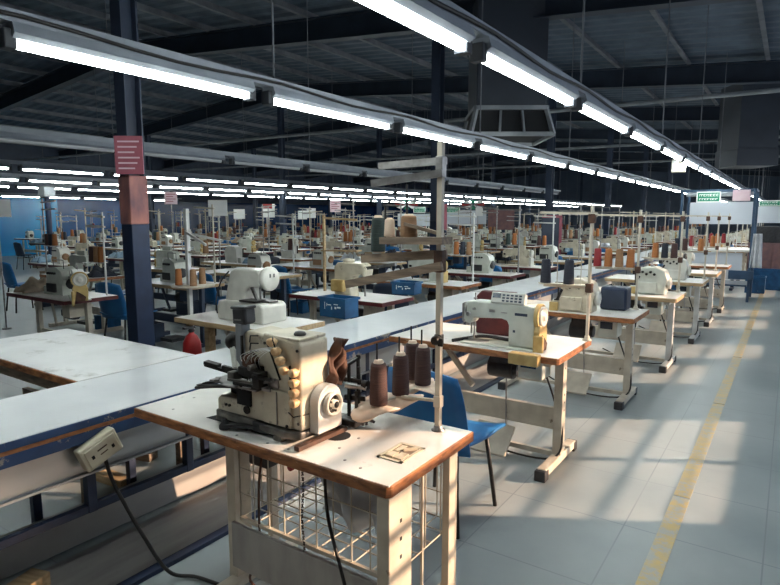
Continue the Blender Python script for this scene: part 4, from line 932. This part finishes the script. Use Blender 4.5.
for x, y, z, w_, h_, mt, lb in SIGNS:
    zb = 0
    best = min(((tx+a_-x)**2+(ty+c_-y)**2, tx+a_, ty+c_) for tx, ty in TABLES for a_ in (-.52, .5) for c_ in (-.2, .2))
    if best[0] < 1.0 and x < -9.2: x, y, zb = best[1], best[2], .761
    t = thing('paper_sign', lb, 'sign', (x, y, 0), math.atan2(-x, y)*.8)
    MB().box((-w_/2,-.008,z-h_/2),(w_/2,0,z+h_/2)).build('sheet', mt, t); 
    MB().cyl((0,.012,zb),(0,.012,z+h_/2-.02),.010,n=6).lathe([(.06,zb),(.06,zb+.015),(.02,zb+.02)],(0,.012,0),'z',10).build('pole', 'steel', t)
    k = MB()
    if 'red patch' in lb: k.box((-w_/2,-.0095,z+h_/2-.12),(w_/2*.6,-.0085,z+h_/2)); k.build('red_patch', 'red_plastic', t)
    elif mt == 'sign_pink':
        for i in range(4): k.box((-w_*.38,-.0095,z+h_*.28-i*.05),(w_*.38-(i % 2)*.05,-.0085,z+h_*.28-i*.05+.018))
        k.build('writing', 'paper_pink', t)

# hanging boards
def board(name, loc, w_, h_, mt, label, rz=.55, text=None, trim=None, hang=True):
    t = thing(name, label, 'board' if name != 'exit_sign' else 'sign', loc, rz)
    MB().box((-w_/2,-.015,-h_/2),(w_/2,.015,h_/2),0,.003).build('panel', mt, t)
    if trim:
        k = MB()
        for p, q in (((-w_/2,-.018,h_/2-.02),(w_/2,-.0155,h_/2)), ((-w_/2,-.018,-h_/2),(w_/2,-.0155,-h_/2+.02)), ((-w_/2,-.018,-h_/2),(-w_/2+.02,-.0155,h_/2)), ((w_/2-.02,-.018,-h_/2),(w_/2,-.0155,h_/2))): k.box(p, q)
        k.build('border', trim, t)
    if text:
        k = MB(); r2 = random.Random(text)
        for row, (zc_, hh) in enumerate(((h_*.17, h_*.22), (-h_*.20, h_*.16))):
            x = -w_*.38
            while x < w_*.36:
                ww = r2.uniform(.02,.045)*w_/.4
                k.box((x,-.0175,zc_-hh/2),(x+ww*.35,-.0155,zc_+hh/2)); k.box((x,-.0175,zc_+hh/2-hh*.28),(x+ww,-.0155,zc_+hh/2)); 
                if r2.random() < .5: k.box((x,-.0175,zc_-hh/2),(x+ww,-.0155,zc_-hh/2+hh*.2))
                x += ww*1.25
        k.build('writing', 'sign_text', t)
    if hang:
        k = MB()
        for s_ in (-1,1): k.cyl((s_*w_*.4,0,h_/2),(s_*w_*.4,0,zr(loc[0])+.45-loc[2]),.006,n=5)
        k.build('hanger', 'purlin', t)
    return t
board('white_board', (-10.68,17.1,1.46), 1.1, .42, 'board_white', 'white board hanging low behind the raised wooden tray')
board('white_board', (-9.2,18.1,1.55), 1.35, .46, 'board_white', 'white board hanging low just beyond the tall stand pole')
board('exit_sign', (-10.4,17.0,1.80), .40, .20, 'green_sign', 'small green sign hanging left of the second blue column', .55, 5, 'sign_text')
board('exit_sign', (-9.55,17.8,1.80), .46, .20, 'green_sign', 'small green sign hanging right of the second blue column', .55, 6, 'sign_text')
board('display_board', (-7.4,16.9,1.48), .80, .62, 'board_brick', 'faded brick-red display board hanging among the middle rows')
board('display_board', (-7.95,16.5,1.72), .22, .26, 'paper_white', 'small white notice hanging beside the brick-red display board')
for (x, y), lb in (((-10.85,16.9), 'red, green and white pinwheel decoration hanging above the left green sign'), ((-9.0,18.2), 'red, green and white pinwheel decoration hanging above the right white board')):
    t = thing('pinwheel_decoration', lb, 'decoration', (x, y, 1.97), .55)
    for i in range(8):
        a = 2*PI*i/8
        MB().prism([(.02*math.cos(a),.02*math.sin(a)),(.40*math.cos(a-.3),.16*math.sin(a-.3)),(.40*math.cos(a+.3),.16*math.sin(a+.3))], -.006, .006, 'y').build('blade', ('red_plastic', 'paper_white', 'green_sign', 'paper_white')[i % 4], t)
    MB().cyl((0,0,.1),(0,0,zr(x)+.45-2.04),.005,n=5).build('hanger', 'purlin', t)
t = thing('paper_notice', 'pink sheet fixed to the second blue column', 'notice', (-4.41, 7.86, 1.56), math.radians(30))
MB().box((-.08,-.012,-.19),(.08,0,.19)).build('sheet', 'paper_pink', t)
t = thing('notice_case', 'grey notice case with dark red frame on the third blue column', 'notice', (-4.42, 12.95, 1.2), math.radians(25))
MB().box((-.25,-.03,-.42),(.18,.0,.36),0,.01).build('panel', 'slate', t); MB().box((.13,-.05,-.5),(.19,-.03,.4)).box((-.25,-.05,.34),(.19,-.03,.4)).build('red_frame', 'paper_pink', t)
# slim dark pole with a loudspeaker near the blue wall
t = thing('speaker_pole', 'slim dark pole topped by a white speaker box in front of the blue wall', 'pole', (-13.1, 6.3, 0))
MB().cyl((0,0,0),(0,0,2.2),.055,n=10).build('pole', 'deep_blue', t); MB().box((-.14,-.12,1.98),(.14,.12,2.20),0,.02).build('speaker_box', 'duct_rim', t)

# ------------------------------------------------------------------ blue inspection frame by the aisle
t = thing('inspection_frame', 'blue steel frame with white boards and shelf standing by the aisle', 'frame', (-1.12, 13.0, 0))
for x in (-.66,.53):
    for y in (-.45,.45): MB().box((x-.022,y-.022,0),(x+.022,y+.022,2.07),0,.004).build('post', 'frame_blue', t)
MB().box((-.66,-.47,2.03),(.53,-.43,2.07)).box((-.66,.43,2.03),(.53,.47,2.07)).box((-.68,-.45,2.03),(-.64,.45,2.07)).box((.51,-.45,2.03),(.55,.45,2.07)).build('top_frame', 'frame_blue', t)
MB().box((-.62,.36,1.42),(.50,.38,1.85),0,.004).build('white_panel', 'board_white', t)
MB().box((-.64,-.46,.92),(.52,.44,.96),0,.004).build('shelf', 'laminate', t); MB().box((-.62,-.40,.40),(.40,-.38,.90),0,.003).build('front_panel', 'board_white', t)
MB().box((-.62,-.44,.28),(.50,.40,.31)).box((.2,-.5,.42),(.6,-.46,.58)).build('lower_shelf', 'frame_blue', t)
MB().cyl((-.6,-.35,1.98),(.5,-.35,1.98),.04,n=12).build('roller_tube', 'board_white', t)
g = board('exit_sign', (-1.33,12.50,1.93), .40, .20, 'green_sign', 'green sign with two lines of white writing on the blue frame', .05, 3, 'sign_text', False)
g = board('exit_sign', (-.80,12.50,1.95), .28, .20, 'sign_pink', 'pale pink sign beside the green sign on the blue frame', .05, None, None, False)
def cf(u, v):
    u -= .5; q = v-.5; return (u*(.16-.06*q), .03*math.sin(u*14)+.015*math.sin(q*8), q*.62)
o = sheet(cf, 12, 18, .01).build('hanging_cloth', 'cloth_white'); o.location = (-.50, 12.53, .95); tag(o, 'white garment hanging from the corner post of the blue frame', 'cloth')
basket((-.42, 15.2, 0), 0, .62, .5, .42, 'big blue crate on the floor beside the blue frame', False)
basket((-.55, 14.3, 0), 0, .35, .35, .34, 'narrow blue crate on the floor under the blue frame edge', False)
for i, (x, y, z, a, b2, c, mt, lb) in enumerate(((-.35,17.0,0,1.0,.7,.95,'board_brick','brown cabinet standing beyond the big blue crate'), (-.30,17.0,.952,1.1,.7,.38,'black','dark box on top of the brown cabinet'), (-.25,19.2,0,.9,.6,1.0,'slate','slate blue cabinet further along the aisle'))):
    t = thing('storage_cabinet' if i != 1 else 'storage_box', lb, 'cabinet' if i != 1 else 'box', (x, y, z))
    MB().box((-a/2,-b2/2,0),(a/2,b2/2,c),0,.008).build('body', mt, t); MB().box((-a/2+.02,-b2/2-.012,.03),(-.01,-b2/2,c-.03),0,.003).box((.01,-b2/2-.012,.03),(a/2-.02,-b2/2,c-.03),0,.003).build('door' if i != 1 else 'front', mt, t)
t = board('white_board', (-.35,19.6,1.62), 1.3, .45, 'board_white', 'white board hanging over the aisle end past the blue frame', 0)
t = board('exit_sign', (-.55,19.3,1.93), .5, .16, 'green_sign', 'narrow green sign hanging above the aisle end board', 0, 9, 'sign_text')

index_kids()
def drop(o):
    for k in kids(o): drop(k)
    bpy.data.objects.remove(o)
for p_ in Proto.ALL:
    if not p_.used: drop(p_.root)
# ------------------------------------------------------------------ light, world, camera
wd = bpy.data.worlds.new('World'); SC.world = wd; wd.use_nodes = True
bg = wd.node_tree.nodes['Background']; bg.inputs['Color'].default_value = (.75, .86, 1, 1); bg.inputs['Strength'].default_value = 2.0
sun = bpy.data.lights.new('sun', 'SUN'); sun.energy = 5.0; sun.angle = math.radians(.5); sun.color = (1.0, .68, .46)
so = bpy.data.objects.new('sun', sun); COL.objects.link(so)
e = math.radians(20); dv = Vector((-.866*math.cos(e), -.5*math.cos(e), -math.sin(e)))
so.rotation_euler = dv.to_track_quat('-Z', 'Y').to_euler(); so.location = (6, 6, 6)
cam = bpy.data.cameras.new('camera'); cam.sensor_width = 36; cam.lens = 586/780*36; cam.clip_end = 200
co = bpy.data.objects.new('camera', cam); COL.objects.link(co); co.location = (0, 0, 1.56)
co.rotation_euler = (math.radians(90-7.342), 0, math.radians(34.3)); SC.camera = co
vs = SC.view_settings; vs.view_transform = 'Standard'; vs.look = 'None'; vs.gamma = 1; vs.use_curve_mapping = False; vs.exposure = 1.15
